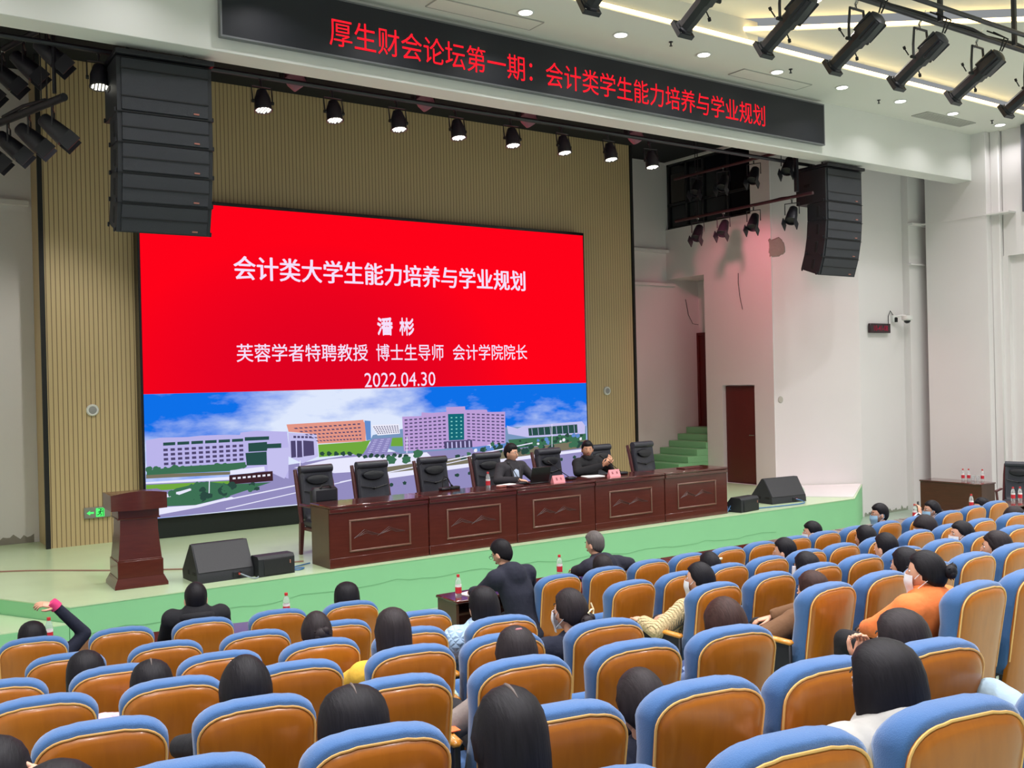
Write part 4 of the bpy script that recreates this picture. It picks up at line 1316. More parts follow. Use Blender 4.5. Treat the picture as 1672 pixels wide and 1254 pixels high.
# pinkish moving lights, mostly behind the beam
for i, x in enumerate((5.0, 6.9, 8.66, 10.78)):
    t = thing('moving_head_light', 'pinkish moving head light behind the beam, %s' % ('first from the near line array', 'second from the near line array', 'third from the near line array', 'last, past the slatted wall')[i], 'stage light', (x, 11.95, 6.15), 0, 'moving heads behind the beam')
    L = MB(); L.lathe([(0.05, .10), (0.11, .05), (.125, -.05), (.10, -.15), (.085, -.16)], n=16, rot=roty(-.7)); L.build('light_head', plain('moving_head_shell', rgb(150, 96, 112), 0.5, var=0.15, scale=8), t)
    L = MB(); L.box((0, -.08, .14), (0.28, .30, .12), .02); L.box((-.15, 0, .03), (.03, .12, .2), .008); L.box((.15, 0, .03), (.03, .12, .2), .008); L.build('light_base', FIXTURE, t)

# ---------------------------------------------------------------- side trusses with floodlights
flood_mb = MB()
flood_mb.lathe([(0.055, .16), (0.075, .14), (0.095, 0.0), (0.105, -.12), (0.108, -.16), (0.09, -.165), (0.088, -.13)], n=16)
flood_me = flood_mb.mesh('flood_body', [FIXTURE])
L = MB(); L.tube([(-.13, 0, 0), (-.13, 0, .2), (.13, 0, .2), (.13, 0, 0)], .010, 6); L.tube([(0, 0, .2), (0, 0, .28)], .012, 6); yoke_me = L.mesh('flood_yoke', [FIXTURE])
L = MB(); L.box((0, 0, .29), (.05, .04, .06), .006); clamp_me = L.mesh('flood_clamp', [CHROME])
L = MB(); L.box((0.11, 0, -.22), (.012, .19, .14)); door_me = L.mesh('flood_door', [FIXTURE])
L = MB(); L.box((-.11, 0, -.22), (.012, .19, .14)); door2_me = L.mesh('flood_door', [FIXTURE])
def flood(x, y, z, rz, tilt, label, group):
    t = thing('stage_flood_light', label, 'stage light', (x, y, z), rz, group)
    for nm, me in (('light_body', flood_me), ('yoke', yoke_me), ('hook_clamp', clamp_me), ('barn_door', door_me), ('barn_door', door2_me)):
        o = bpy.data.objects.new(nm, me); COL.objects.link(o); o.parent = t
        if nm in ('light_body', 'barn_door'):
            o.rotation_euler = (tilt, 0, 0)
    return t
L = MB(); L.tube([(14.25, 11.2, 5.37), (14.25, 14.6, 5.37)], .03, 8); L.tube([(14.25, 12.55, 5.37), (14.25, 11.9, 5.40), (14.25, 11.3, 5.36)], .012, 6)
tag(L.build('truss_pipe', plain('truss_maroon', rgb(62, 34, 40), 0.5)), 'lower maroon pipe of the far side truss running from the line array', 'pipe')
L = MB(); L.tube([(14.25, 11.6, 6.22), (14.25, 14.6, 6.22)], .03, 8)
tag(L.build('truss_pipe', plain('truss_maroon', rgb(62, 34, 40), 0.5)), 'upper dark pipe of the far side truss in front of the dark window', 'pipe')
L = MB()
L.box((14.25, 11.55, 6.2), (.06, .06, 1.5))
tag(L.build('truss_post', FIXTURE), 'vertical black post joining the pipes beside the far line array', 'post')
L = MB()
for y_ in (13.95, 14.02):
    L.tube([(14.25, y_, 5.40), (14.25, y_, 6.9)], .008, 5)
tag(L.build('truss_drop_wires', STEEL), 'pair of thin suspension wires holding up the far side truss', 'wire')
for i, (y, z) in enumerate(((13.98, 5.06), (13.30, 5.06), (12.55, 5.07), (11.66, 5.06))):
    flood(14.25, y, z, math.radians(-70), math.radians(-35), 'black floodlight on the lower far side pipe, %s' % ('deepest into the stage', 'second from the deep end', 'third from the deep end', 'nearest the line array')[i], 'floodlights on the lower far pipe')
for i, (y, z) in enumerate(((13.98, 5.95), (13.28, 5.93), (12.52, 5.93), (11.72, 5.95))):
    flood(14.25, y, z, math.radians(-70), math.radians(-35), 'black floodlight on the upper far side pipe, %s' % ('deepest in the dark window', 'second, before the dark window', 'at the edge of the dark window', 'beside the vertical post')[i], 'floodlights on the upper far pipe')
L = MB(); L.tube([(2.22, 11.65, 5.42), (1.62, 13.7, 5.42)], .045, 10); L.tube([(2.1, 12.05, 5.47), (1.95, 12.55, 5.50), (1.8, 13.0, 5.46)], .02, 6)
tag(L.build('truss_pipe', FIXTURE), 'lower dark pipe with round end at the near side of the stage', 'pipe')
L = MB(); L.tube([(2.2, 11.7, 6.28), (1.6, 13.9, 6.28)], .035, 8)
tag(L.build('truss_pipe', FIXTURE), 'upper dark pipe at the near side of the stage by the black ceiling', 'pipe')
L = MB()
for dx in (0, .06):
    L.tube([(2.05 + dx, 12.0, 5.46), (2.05 + dx, 12.0, 6.9)], .008, 5)
L.tube([(2.16, 11.85, 5.5), (2.16, 11.85, 6.9)], .022, 6)
tag(L.build('truss_drop_wires', STEEL), 'suspension rods holding up the near side truss', 'wire')
for i, f in enumerate((.12, .38, .62, .88)):
    flood(2.22 - .6 * f, 11.65 + 2.05 * f, 5.13, math.radians(75), math.radians(-48), 'large black floodlight on the lower near side pipe, %s' % ('nearest the slatted wall', 'second', 'third', 'at the picture edge')[i], 'floodlights on the lower near pipe')
    flood(2.2 - .6 * f, 11.7 + 2.2 * f, 5.98, math.radians(75), math.radians(-48), 'large black floodlight on the upper near side pipe, %s' % ('nearest the beam', 'second', 'third', 'deepest into the stage')[i], 'floodlights on the upper near pipe')

# ---------------------------------------------------------------- profile spots over the audience
L = MB(); L.tube([(5.5, 7.02, 6.5), (16.0, 7.02, 6.5)], .032, 10)
for k in range(60):
    pass
pp = tag(L.build('lighting_pipe', FIXTURE), 'long black pipe carrying the row of stage spotlights under the ceiling', 'pipe')
L = MB(); L.tube([(5.5 + .35 * k, 7.02 + .012 * math.sin(k * 1.3), 6.545 + .018 * math.sin(k * 2.1)) for k in range(31)], .022, 6); L.build('cable_bundle', RUBBER, pp)
L = MB(); L.tube([(9.0, 6.85, 6.60), (16.5, 6.83, 6.60)], .03, 10)
tag(L.build('lighting_pipe', FIXTURE), 'bare upper black pipe parallel to the spotlight pipe', 'pipe')
for i, x in enumerate((11.3, 13.0, 9.6)):
    L = MB(); L.box((x, 6.93, 6.83), (.05, .05, .7)); tag(L.build('pipe_hanger', FIXTURE), 'short grey rod hanging the spotlight pipe from the ceiling, %s' % ('behind the third spotlight', 'behind the fifth spotlight', 'farthest back toward the start')[i], 'rod', 'pipe hangers')
spot = thing('profile_spotlight', '', 'stage light', (0, 0, 0), 0, 'profile spotlights on the front pipe')
# built along local +y pointing at the stage, then tipped down
SP = rotx(math.radians(-31))
def spx(mb):
    M = np.eye(4); M[:3, :3] = SP; return mb.xform(M)
L = MB()
def ring8(y, a, b): return [(a * c, y, b * s_) for c, s_ in [(math.cos(PI / 8 + k * PI / 4), math.sin(PI / 8 + k * PI / 4)) for k in range(8)]]
L.loft([ring8(y, a, a) for y, a in ((-.36, .06), (-.34, .105), (-.10, .125), (-.06, .10), (.02, .105), (.05, .085), (.36, .085), (.37, .10), (.40, .10))], True)
for k in range(4):
    a = k * PI / 2 + PI / 4
    L.box((.115 * math.cos(a), -.2, .115 * math.sin(a)), (.03, .26, .03), .004, roty(-a))
spx(L).build('lamp_housing', FIXTURE, spot)
L = MB(); L.loft([[(.078 * math.cos(2 * PI * k / 16), y, .078 * math.sin(2 * PI * k / 16)) for k in range(16)] for y in (.395, .402)]); spx(L).build('lens', DARKGLASS, spot)
L2 = MB()
for sx_, sz_ in ((-.1, 0), (.1, 0), (0, -.1), (0, .1)):
    L2.box((sx_ * .95, .415, sz_ * .95), (.014 if sx_ else .2, .05, .014 if sz_ else .2))
spx(L2).build('filter_holder', FIXTURE, spot)
L = MB(); L.tube([(-.145, 0, -.01), (-.145, 0, .16), (-.12, 0, .36), (.12, 0, .36), (.145, 0, .16), (.145, 0, -.01)], .017, 6); L.build('yoke', FIXTURE, spot)
for s_ in (-1, 1):
    L = MB(); L.tube([(s_ * .12, 0, 0), (s_ * .19, 0, 0)], .02, 8); L.build('yoke_knob', RUBBER, spot)
L = MB()
L.tube([(.1, .12, -.06), (.17, .14, -.12)], .008, 6); L.tube([(.17, .14, -.12), (.19, .15, -.15)], .018, 6); L.build('shutter_knob', RUBBER, spot)
L = MB(); L.tube([(-.1, .10, .06), (-.17, .1, .12)], .008, 6); L.tube([(-.17, .1, .12), (-.19, .1, .15)], .018, 6)
L.build('shutter_knob', RUBBER, spot)
L = MB(); L.tube([(0, 0, .36), (0, .02, .43), (0, -.03, .50), (0, -.05, .45)], .012, 6); L.tube([(.03, -.06, .58), (.06, .03, .46), (.0, .05, .36)], .005, 5); L.build('hook_clamp', CHROME, spot)
L = MB(); L.tube([(.02, -.31, .22), (.05, -.38, .36), (.03, -.2, .50)], .010, 6); L.tube([(-.02, -.31, .22), (.0, -.36, .38), (.06, -.1, .55)], .010, 6); L.build('power_cable', RUBBER, spot)
sp_parts = parts_of(spot)
for i, x in enumerate((6.15, 7.42, 8.67, 9.86, 11.11, 12.37, 13.67)):
    o = spot if i == 0 else dup(spot, sp_parts)
    o.location = (x, 7.08, 6.03); o.rotation_euler = (0, 0, random.uniform(-.05, .05))
    o['label'] = 'black profile spotlight on the front pipe, %s' % ('only its lens end showing at the top', 'first whole one from the near end', 'second, crossing the corner of the two light strips', 'third whole one from the near end', 'fourth whole one from the near end', 'fifth whole one from the near end', 'last one, cut by the picture edge')[i]

# ---------------------------------------------------------------- podium
t = thing('podium', 'dark red wooden lectern with flared body and curved top standing near the exit sign', 'lectern', (2.885, 11.75, 0), math.radians(-3))
def rect(hx, y0, y1, z): return [(-hx, y0, z), (hx, y0, z), (hx, y1, z), (-hx, y1, z)]
L = MB(); L.loft([rect(.285, -.28, .28, 0), rect(.285, -.28, .28, .035), rect(.25, -.245, .245, .11), rect(.25, -.245, .245, .115)]); L.box((0, 0, .205), (.49, .48, .19), .006); L.build('base', REDWOOD, t)
L = MB(); L.box((0, 0, .305), (.47, .46, .02), .006); L.loft([rect(.232, -.225, .225, .31), rect(.205, -.2, .2, .60), rect(.20, -.195, .195, .78)]); L.build('column', REDWOOD, t)
L = MB(); L.box((0, 0, .765), (.46, .42, .016), .005); L.box((0, 0, .82), (.44, .40, .11), .008); L.build('neck', REDWOOD, t)
L = MB()
front = [(-.30 + .6 * k / 12, -.24 - .05 * math.sin(PI * k / 12)) for k in range(13)]
poly = front + [(.30, .26), (-.30, .26)]
topz = lambda x: 1.04 + .035 * math.cos(x / .30 * PI / 2)
L.loft([[(x, y_, .865) for x, y_ in poly], [(x, y_, topz(x)) for x, y_ in poly]]); L.build('desk_top', REDWOOD, t)

# ---------------------------------------------------------------- stage monitors
def wedge(name, loc, rz, w_, h, d, label, small=False):
    t = thing(name, label, 'speaker', loc, rz, 'floor monitors')
    if not small:
        prof = [(0, 0), (.012, .11), (.20, h), (.25, h), (d, .10), (d - .02, 0)]
    else:
        prof = [(0, 0), (0.0, h * .86), (.03, h), (.20, h), (d, h * .5), (d, 0)]
    L = MB(); L.prism(prof, 0, -w_ / 2, w_ / 2); b = L.build('cabinet', SPEAKER, t, 30)
    if not small:
        L = MB(); L.prism([(.25, h + .002), (.252, h + .004), (d + .004, .11), (d, .105)], 0, -w_ / 2 + .02, w_ / 2 - .02); L.build('speaker_grille', GRILLE, t)
        L = MB(); L.prism([(0.014, .118), (0.195, h - .012), (.19, h - .008), (.006, .12)], 0, -w_ / 2 + .012, w_ / 2 - .012); L.build('back_panel', plain('speaker_panel', rgb(44, 44, 48), 0.5, bump=.1), t)
        L = MB(); L.box((.13, .0, .055), (.10, .02, .06), .004); L.build('connector_plate', STEEL, t)
        L = MB(); L.tube([(.15, -.005, .06), (.15, -.03, .06)], .014, 8); L.build('plug', plain('plug_red', rgb(170, 70, 60), 0.4), t)
        for s_ in (-1, 1):
            L = MB(); L.box((s_ * w_ / 2, .12, .10), (.012, .10, .035), .005); L.build('handle', RUBBER, t)
            L = MB(); L.box((s_ * w_ / 2, .3, .1), (.012, .05, .05), .005); L.build('pole_socket', RUBBER, t)
    else:
        L = MB(); L.box((0.02, -.004, h * .45), (w_ - .09, .014, h * .8), .006); L.build('speaker_grille', plain('grille_black', rgb(22, 23, 27), 0.6, bump=.4, bump_scale=240), t)
        L = MB(); L.box((w_ / 2 - .06, -.013, h * .62), (.012, .004, .04)); L.build('badge', plain('badge_copper', rgb(170, 110, 96), 0.4), t)
    return t
wedge('monitor_speaker', (3.74, 11.22, 0), math.radians(2), .66, .42, .52, 'large black wedge floor monitor beside the wooden lectern')
wedge('monitor_speaker', (4.31, 11.13, 0), math.radians(3), .45, .235, .30, 'small black floor monitor between the large wedge and the long table', True)
wedge('monitor_speaker', (13.62, 11.34, 0), math.radians(-5), .80, .42, .52, 'large black wedge floor monitor near the far white wall')
wedge('monitor_speaker', (12.32, 11.06, 0), math.radians(8), .50, .235, .30, 'small black floor monitor at the far end of the long table', True)
def cable(pts, r, label, m=BLUECABLE):
    L = MB()
    P = [np.array(p, float) for p in pts]
    out = []
    for i in range(len(P) - 1):
        p0 = P[max(i - 1, 0)]; p1 = P[i]; p2 = P[i + 1]; p3 = P[min(i + 2, len(P) - 1)]
        for k in range(6):
            s_ = k / 6
            out.append(.5 * ((2 * p1) + (-p0 + p2) * s_ + (2 * p0 - 5 * p1 + 4 * p2 - p3) * s_ ** 2 + (-p0 + 3 * p1 - 3 * p2 + p3) * s_ ** 3))
    out.append(P[-1])
    L.tube(out, r, 6)
    tag(L.build('audio_cable', m), label, 'cable')
cable([(13.75, 11.31, .06), (13.80, 11.18, .02), (13.6, 11.08, .012), (13.0, 11.12, .012), (12.55, 11.2, .012)], .009, 'blue cable lying between the two far floor monitors')
cable([(12.1, 11.2, .012), (11.95, 11.3, .1), (11.98, 11.38, .24), (12.05, 11.3, .1), (11.93, 11.2, .012), (12.12, 11.28, .16), (11.95, 11.4, .06), (11.92, 11.6, .012)], .008, 'loose coil of blue cable by the end of the long table')
cable([(3.9, 11.2, .06), (4.0, 11.08, .015), (4.08, 11.12, .012), (4.2, 11.5, .012)], .008, 'short grey cable plugged into the large near floor monitor', plain('grey_cable', rgb(150, 160, 172), 0.5))
cable([(4.52, 11.3, .012), (4.62, 11.22, .012), (4.72, 11.32, .012), (4.55, 11.38, .012), (4.9, 11.55, .012)], .008, 'thin blue cable on the stage by the near end of the long table')
mb_bag = MB()
mb_bag.ball((14.22, 11.66, .12), (.17, .1, .12), None, 14, 9)
tag(mb_bag.build('plastic_bag', plain('thin_white_plastic', rgb(205, 214, 202), 0.35)), 'crumpled pale plastic bag on the stage at the foot of the white wall', 'bag')
cable([(1.2, 13.9, .006), (2.0, 13.5, .006), (3.0, 12.65, .006), (4.0, 12.0, .006), (4.9, 11.75, .006)], .012, 'thin brown cable lying across the stage floor behind the lectern', plain('brown_cable', rgb(150, 112, 96), 0.6))

# ---------------------------------------------------------------- long conference table of five units
TW = 1.392
TL = [0, -.009]
def table_unit(i):
    x = 4.93 + TW * (i + .5)
    t = thing('conference_table', 'unit of the long mahogany stage table, %s' % ('nearest the lectern', 'second from the lectern', 'middle one by the man with glasses', 'fourth from the lectern', 'farthest from the lectern')[i], 'table', (x, 11.05 + .022 * i, 0), math.radians(1.0), 'units of the long stage table')
    hw = TW / 2 - (.004 if i in (0, 1, 3, 4) else .002)
    L = MB(); L.box((0, .25, .735), (2 * hw, .56, .035), .008); L.box((0, -.012, .69), (2 * hw - .01, .03, .05), .006); L.build('table_top', REDWOOD_H, t)
    L = MB(); L.box((0, .01, .375), (2 * hw - .012, .03, .66)); L.box((0, .012, .06), (2 * hw - .004, .04, .12), .005); L.build('front_panel', REDWOOD, t)
    L = MB(); s_ = (2 * hw) * .30
    a = hw * .60
    for z in (.185, .555):
        L.box((0.0, -.010, z), (2 * a + .03, .02, .024), .008)
    for x_ in (-a, a):
        L.box((x_, -.010, .37), (.024, .02, .37), .008)
    L.build('panel_moulding', MOULD, t)
    L = MB()
    for dx, sc_ in ((-.20, 1.0), (.14, 1.15)):
        for k in range(3):
            L.tube([(dx - .16 * sc_ + .03 * k, -.006, .335 + .01 * k), (dx - .02 + .015 * k, -.006, .42 + .01 * sc_ - .022 * k), (dx + .05 + .015 * k, -.006, .40 - .02 * k), (dx + .18 * sc_, -.006, .335 + .02)], .0035, 4)
    L.build('carved_relief', plain('carved_dark', rgb(70, 31, 26), 0.35), t)
    for s_ in (-1, 1):
        if (i == 0 and s_ < 0) or (i == 4 and s_ > 0) or i in (0, 4) or s_ < 0:
            L = MB(); L.box((s_ * (hw - .014), .25, .36), (.026, .49, .715)); L.build('side_panel', DARKWOOD if (i == 0 and s_ < 0) else REDWOOD, t)
    return t
for i in range(5):
    table_unit(i)

# ---------------------------------------------------------------- executive chairs
ec = thing('executive_chair', '', 'chair', (0, 0, 0), 0, 'leather chairs behind the long table')
def pad(outline, layers, mb, M=None, m=0):
    """Rounded slab: outline in x, z; layers of (y, inset)."""
    O = np.array(outline, float)
    c = O.mean(0)
    rings = []
    ext = (O.max(0) - O.min(0)) / 2
    for y_, ins in layers:
        f = 1 - ins / ext
        P = c + (O - c) * f
        rings.append([(p[0], y_, p[1]) for p in P])
    k = MB().loft(rings, True, m)
    if M is not None:
        k.xform(M)
    mb.add(k.v, k.f, m)
def round_rect(hw, z0, z1, r, n=6):
    out = []
    for cx_, cz_, a0 in ((hw - r, z1 - r, 0), (-hw + r, z1 - r, 90), (-hw + r, z0 + r, 180), (hw - r, z0 + r, 270)):
        for k in range(n + 1):
            a = math.radians(a0 + 90 * k / n)
            out.append((cx_ + r * math.cos(a), cz_ + r * math.sin(a)))
    return out
# chair faces -y; back leans away (+y)
MT = np.array(Matrix.Translation((0, .25, .42)) @ Matrix.Rotation(math.radians(-9), 4, 'X'))
L = MB(); pad(round_rect(.235, .02, .70, .06), ((-.055, .05), (-.07, .02), (-.05, .0), (.02, .0), (.035, .03)), L, MT); ec_back = L.build('backrest', LEATHER, ec)
L = MB(); L.tube([(-.235, -.035, .685), (.235, -.035, .685)], .055, 12); L.xform(MT); L.build('head_roll', LEATHER, ec)
L = MB(); pad([(x, z) for x, z in [(.17 * math.cos(a), .555 + (.055 if math.sin(a) > 0 else .085) * math.sin(a)) for a in np.arange(20) * PI / 10]], ((-.06, .0), (-.088, .012), (-.096, .05)), L, MT); L.build('head_pad', plain('leather_dark', rgb(26, 27, 33), 0.4), ec)
L = MB(); L.tube([(-.2, -.072, .40), (-.08, -.074, .375), (0, -.07, .36), (.08, -.074, .375), (.2, -.072, .40)], .007, 5); L.ball((0, -.066, .362), .018); L.xform(MT); L.build('tuft_seam', plain('leather_seam', rgb(16, 16, 20), 0.5), ec)
L = MB(); L.box((0, -.03, .42), (.50, .50, .12), .035); L.build('seat_cushion', LEATHER, ec)
for s_ in (-1, 1):
    L = MB(); L.tube([(s_ * .255, -.005, .0), (s_ * .255, .03, .5), (s_ * .25, .06, .70)], [.028, .03, .026], 8); L.xform(MT); L.build('back_rail', CHAIRWOOD, ec)
    L = MB(); L.box((s_ * .29, -.02, .66), (.055, .44, .035), .012); L.tube([(s_ * .29, -.2, .65), (s_ * .27, -.2, .42)], .022, 8); L.build('armrest', CHAIRWOOD, ec)
    L = MB(); L.loft([[(s_ * .255 + a, -.24 + b, z) for a, b in ((-r, -r), (r, -r), (r, r), (-r, r))] for z, r in ((.0, .02), (.40, .03))]); L.build('front_leg', CHAIRWOOD, ec)
    L = MB(); L.loft([[(s_ * .25 + a, y_ + b, z) for a, b in ((-r, -r), (r, -r), (r, r), (-r, r))] for z, r, y_ in ((.0, .02, .30), (.42, .03, .25))]); L.build('rear_leg', CHAIRWOOD, ec)
L = MB(); L.box((0, 0, .345), (.48, .46, .05), .01); L.build('seat_rail', CHAIRWOOD, ec)
ecp = parts_of(ec)
for i, (x, y, rz, lb) in enumerate(((5.27, 12.0, 4, 'empty black leather chair nearest the lectern, with a black bag in front'), (6.08, 12.0, 2, 'empty black leather chair, second from the lectern'), (7.06, 12.0, 5, 'empty black leather chair behind the arched desk microphone'),
                                   (8.02, 12.06, 3, 'black leather chair behind the man with glasses'), (9.13, 12.0, 6, 'empty black leather chair between the two seated men'), (10.16, 12.02, 4, 'black leather chair behind the man with the lowered black mask'), (11.08, 12.0, 6, 'empty black leather chair farthest from the lectern'))):
    o = ec if i == 0 else dup(ec, ecp)
    o.location = (x + .09, y, 0); o.rotation_euler = (0, 0, math.radians(rz)); o['label'] = lb
o = dup(ec, ecp); o.location = (17.55, 9.5, FLOOR + .02); o.rotation_euler = (0, 0, math.radians(-72)); o['label'] = 'black leather armchair by the white wall behind the long front desk'; o['group'] = 'armchairs by the wall'

# ---------------------------------------------------------------- things on the stage table
TZ = 0.7525
def bottle_meshes():
    b = MB(); b.lathe([(.028, 0), (.031, .006), (.031, .115), (.029, .13), (.031, .145), (.024, .175), (.014, .196), (.0135, .205)], n=16)
    l = MB(); l.lathe([(.0318, .045), (.0318, .105)], n=16)
    l2 = MB(); l2.lathe([(.0318, .105), (.0318, .125)], n=16)
    c = MB(); c.lathe([(.0155, .200), (.0155, .222), (.014, .225)], n=14)
    m, n, lk, bs = new_mat('clear_bottle_plastic')
    bs.inputs['Base Color'].default_value = (.93, .96, .96, 1); bs.inputs['Roughness'].default_value = .08
    bs.inputs['Transmission Weight'].default_value = .75; bs.inputs['IOR'].default_value = 1.15
    m2 = plain('label_red', rgb(206, 44, 58), .5); m3 = plain('label_white', rgb(240, 236, 236), .5); m4 = plain('cap_red', rgb(190, 44, 48), .4)
    return [('bottle_body', b.mesh('bottle_body', [m])), ('label_band', l.mesh('label_band', [m2])), ('label_top', l2.mesh('label_top', [m3])), ('cap', c.mesh('cap', [m4]))]
BOT = bottle_meshes()
def bottle(x, y, z, label, group):
    t = thing('water_bottle', label, 'bottle', (x, y, z), random.uniform(-2, 2), group)
    for nm, me in BOT:
        o = bpy.data.objects.new(nm, me); COL.objects.link(o); o.parent = t
bottle(7.40, 11.30, TZ, 'clear water bottle with red cap and label in front of the man with glasses', 'water bottles')
def mic(x, y, rz, label, arch=False, tip=(0.0, .18, .32)):
    t = thing('desk_microphone', label, 'microphone', (x, y, TZ), rz, 'desk microphones')
    L = MB(); L.box((0, 0, .02), (.15, .10, .04), .012); L.build('base', STEEL, t)
    L = MB()
    if arch:
        L.tube([(-.03, 0, .03), (-.035, 0, .13), (0, 0, .19), (.06, 0, .16), (.12, 0, .06)], .008, 8)
        L.build('gooseneck', RUBBER, t)
        L = MB(); L.tube([(.12, 0, .06), (.15, 0, .03)], .016, 8); L.box((.17, 0, .02), (.16, .09, .04), .01); L.build('mic_head', RUBBER, t)
    else:
        tx, ty, tz = tip
        L.tube([(0, .02, .03), (tx * .35, ty * .3 + .02, tz * .4), (tx * .75, ty * .75, tz * .8), (tx, ty, tz)], .006, 8); L.build('gooseneck', RUBBER, t)
        L = MB(); L.tube([(tx, ty, tz), (tx * 1.08 - .005, ty * 1.12, tz * 1.08)], .014, 8); L.build('mic_head', RUBBER, t)
mic(6.86, 11.55, math.radians(10), 'desk microphone with arched neck in front of the third empty chair', True)
mic(8.02, 11.38, 0, 'gooseneck desk microphone bent toward the man with glasses', False, (-.06, .22, .28))
mic(8.92, 11.42, 0, 'gooseneck desk microphone before the empty chair between the men', False, (-.30, .10, .26))
mic(9.95, 11.45, 0, 'gooseneck desk microphone bent toward the man with the lowered mask', False, (-.32, .10, .28))
t = thing('black_bag', 'black office bag with arched handle standing at the first empty chair', 'bag', (5.22, 11.80, .47), math.radians(4))
L = MB(); L.box((0, 0, .22), (.36, .13, .44), .035); L.build('bag_body', plain('bag_black', rgb(30, 30, 38), .5), t)
L = MB(); L.tube([(-.08, -.05, .43), (-.05, -.05, .462), (.05, -.05, .462), (.08, -.05, .43)], .011, 6); L.build('handle', RUBBER, t)
L = MB(); L.box((0, -.068, .28), (.26, .008, .012)); L.box((0, -.07, .16), (.26, .02, .2), .01); L.build('pocket', plain('bag_pocket', rgb(24, 24, 30), .5), t)
t = thing('laptop', 'open black laptop seen from behind beside the pink name card', 'laptop', (8.27, 11.24, TZ), math.radians(3))
L = MB(); L.box((0, .16, .01), (.34, .23, .018), .004); L.build('keyboard_base', plain('laptop_black', rgb(18, 18, 22), .35), t)
L = MB(); L.box((0, 0, .115), (.34, .012, .23), .004, rotx(math.radians(14))); L.xform(np.array(Matrix.Translation((0, .03, .01)))); L.build('screen_lid', plain('laptop_lid', rgb(14, 14, 18), .3), t)
for x, y, s_, lb in ((8.55, 11.24, '潘 彬', 'pink folded name card beside the open laptop'), (9.66, 11.32, '- -', 'pink folded name card in front of the man with the lowered mask')):
    t = thing('name_card', lb, 'name card', (x, y, TZ), math.radians(2), 'pink name cards')
    L = MB(); L.add([(-.105, -.04, 0), (.105, -.04, 0), (.105, 0, .10), (-.105, 0, .10), (.105, .04, 0), (-.105, .04, 0)], [[0, 1, 2, 3], [3, 2, 4, 5], [0, 3, 5], [1, 4, 2], [0, 5, 4, 1]]); L.build('card', PINKCARD, t, 0)
    if s_ != '- -':
        T_ = put_text(text_mesh(s_[0], .0), -.060, -.022, .03, .072, 0)
        T2 = put_text(text_mesh(s_[-1], .0), .022, .060, .03, .072, 0)
    else:
        T2 = None
        T_ = MB()
        for cx_ in (-.045, .045):
            for dx, dz, w_, h_ in ((0, .03, .034, .006), (0, .018, .028, .005), (0, .005, .036, .006), (-.008, .016, .006, .034), (.012, .016, .005, .03)):
                T_.box((cx_ + dx, 0, .035 + dz), (w_, .0005, h_))
    for T_ in [T_] + ([T2] if T2 else []):
        V = np.array(T_.v); V[:, 1] = -.0405 + V[:, 2] * .4 - .0008; T_.v = [tuple(p) for p in V]
        T_.build('lettering', plain('card_ink', rgb(90, 40, 50), .7), t, 0)
for i, (x, y, rz, lb) in enumerate(((7.83, 11.42, .2, 'sheet of paper under the hand of the man with glasses'), (9.42, 11.52, -.2, 'white papers on the table before the man with the lowered mask'))):
    L = MB(); L.box((0, 0, .003), (.30, .21, .005)); L.box((.015, .02, .007), (.29, .21, .003), 0, rotz(.08))
    tag(L.build('paper_sheets', PAPER, None, 38, (x, y, TZ), rz), lb, 'paper')
L = MB(); L.box((0, 0, .012), (.16, .09, .022), .006)
tag(L.build('tissue_pack', plain('brown_pack', rgb(150, 90, 80), .5), None, 38, (7.62, 11.28, TZ), .1), 'small brownish pack lying beside the water bottle on the long table', 'pack')
L = MB(); L.box((0, 0, .012), (.22, .13, .022), .004)
tag(L.build('notebook', plain('notebook_maroon', rgb(70, 30, 36), .5), None, 38, (7.78, 11.20, TZ), .2), 'dark notebook near the front edge of the table by the man with glasses', 'notebook')
L = MB(); L.box((0, 0, .008), (.42, .18, .014), .003)
tag(L.build('folder', plain('folder_brown', rgb(84, 36, 34), .4), None, 38, (11.33, 11.42, TZ), .05), 'flat reddish folder at the far end of the long table', 'folder')
t = thing('charger_lamp', 'small device with a green light behind the last occupied leather chair', 'lamp', (10.72, 12.62, 0))
L = MB(); L.box((0, 0, .28), (.10, .10, .56), .02); L.build('post', FIXTURE, t)
L = MB(); L.ball((0, 0, .64), (.075, .075, .095)); L.build('lamp_shell', plain('dark_green_shell', rgb(20, 60, 34), .4), t)
L = MB(); L.ball((0, -.065, .64), (.035, .02, .05)); L.build('lamp_lens', GREENLAMP, t)

# ---------------------------------------------------------------- front desks of the audience
def desk(loc, w_, d, rz, label, group='front desks'):
    t = thing('front_desk', label, 'desk', loc, rz, group)
    L = MB(); L.box((0, 0, .735), (w_, d, .03), .008); L.build('desk_top', REDWOOD_H, t)
    L = MB(); L.box((0, d / 2 - .03, .37), (w_ - .03, .02, .70)); L.build('front_panel', REDWOOD, t)
    for s_ in (-1, 1):
        L = MB(); L.box((s_ * (w_ / 2 - .025), 0, .36), (.03, d - .05, .72)); L.build('side_panel', DARKWOOD, t)
    L = MB(); L.box((0, 0, .60), (w_ - .08, d - .12, .018)); L.build('under_shelf', DARKWOOD, t)
    return t
DZ = FLOOR + .75
dl = np.array([3.86, 8.54]) - np.array([0.9, 9.22]); al = math.atan2(dl[1], dl[0])
e1 = np.array([1.0, 0]) * 0
u_ = dl / np.linalg.norm(dl); n_ = np.array([u_[1], -u_[0]])
for k, lb in ((0, 'front desk at the picture edge before the person with a raised arm'), (1, 'front desk before the person in the dark jacket with short hair')):
    c_ = np.array([.92, 9.20]) + u_ * (.70 + 1.52 * k) + n_ * .2 - u_ * .25
    desk((c_[0], c_[1], FLOOR), 1.5, .40, al, lb)
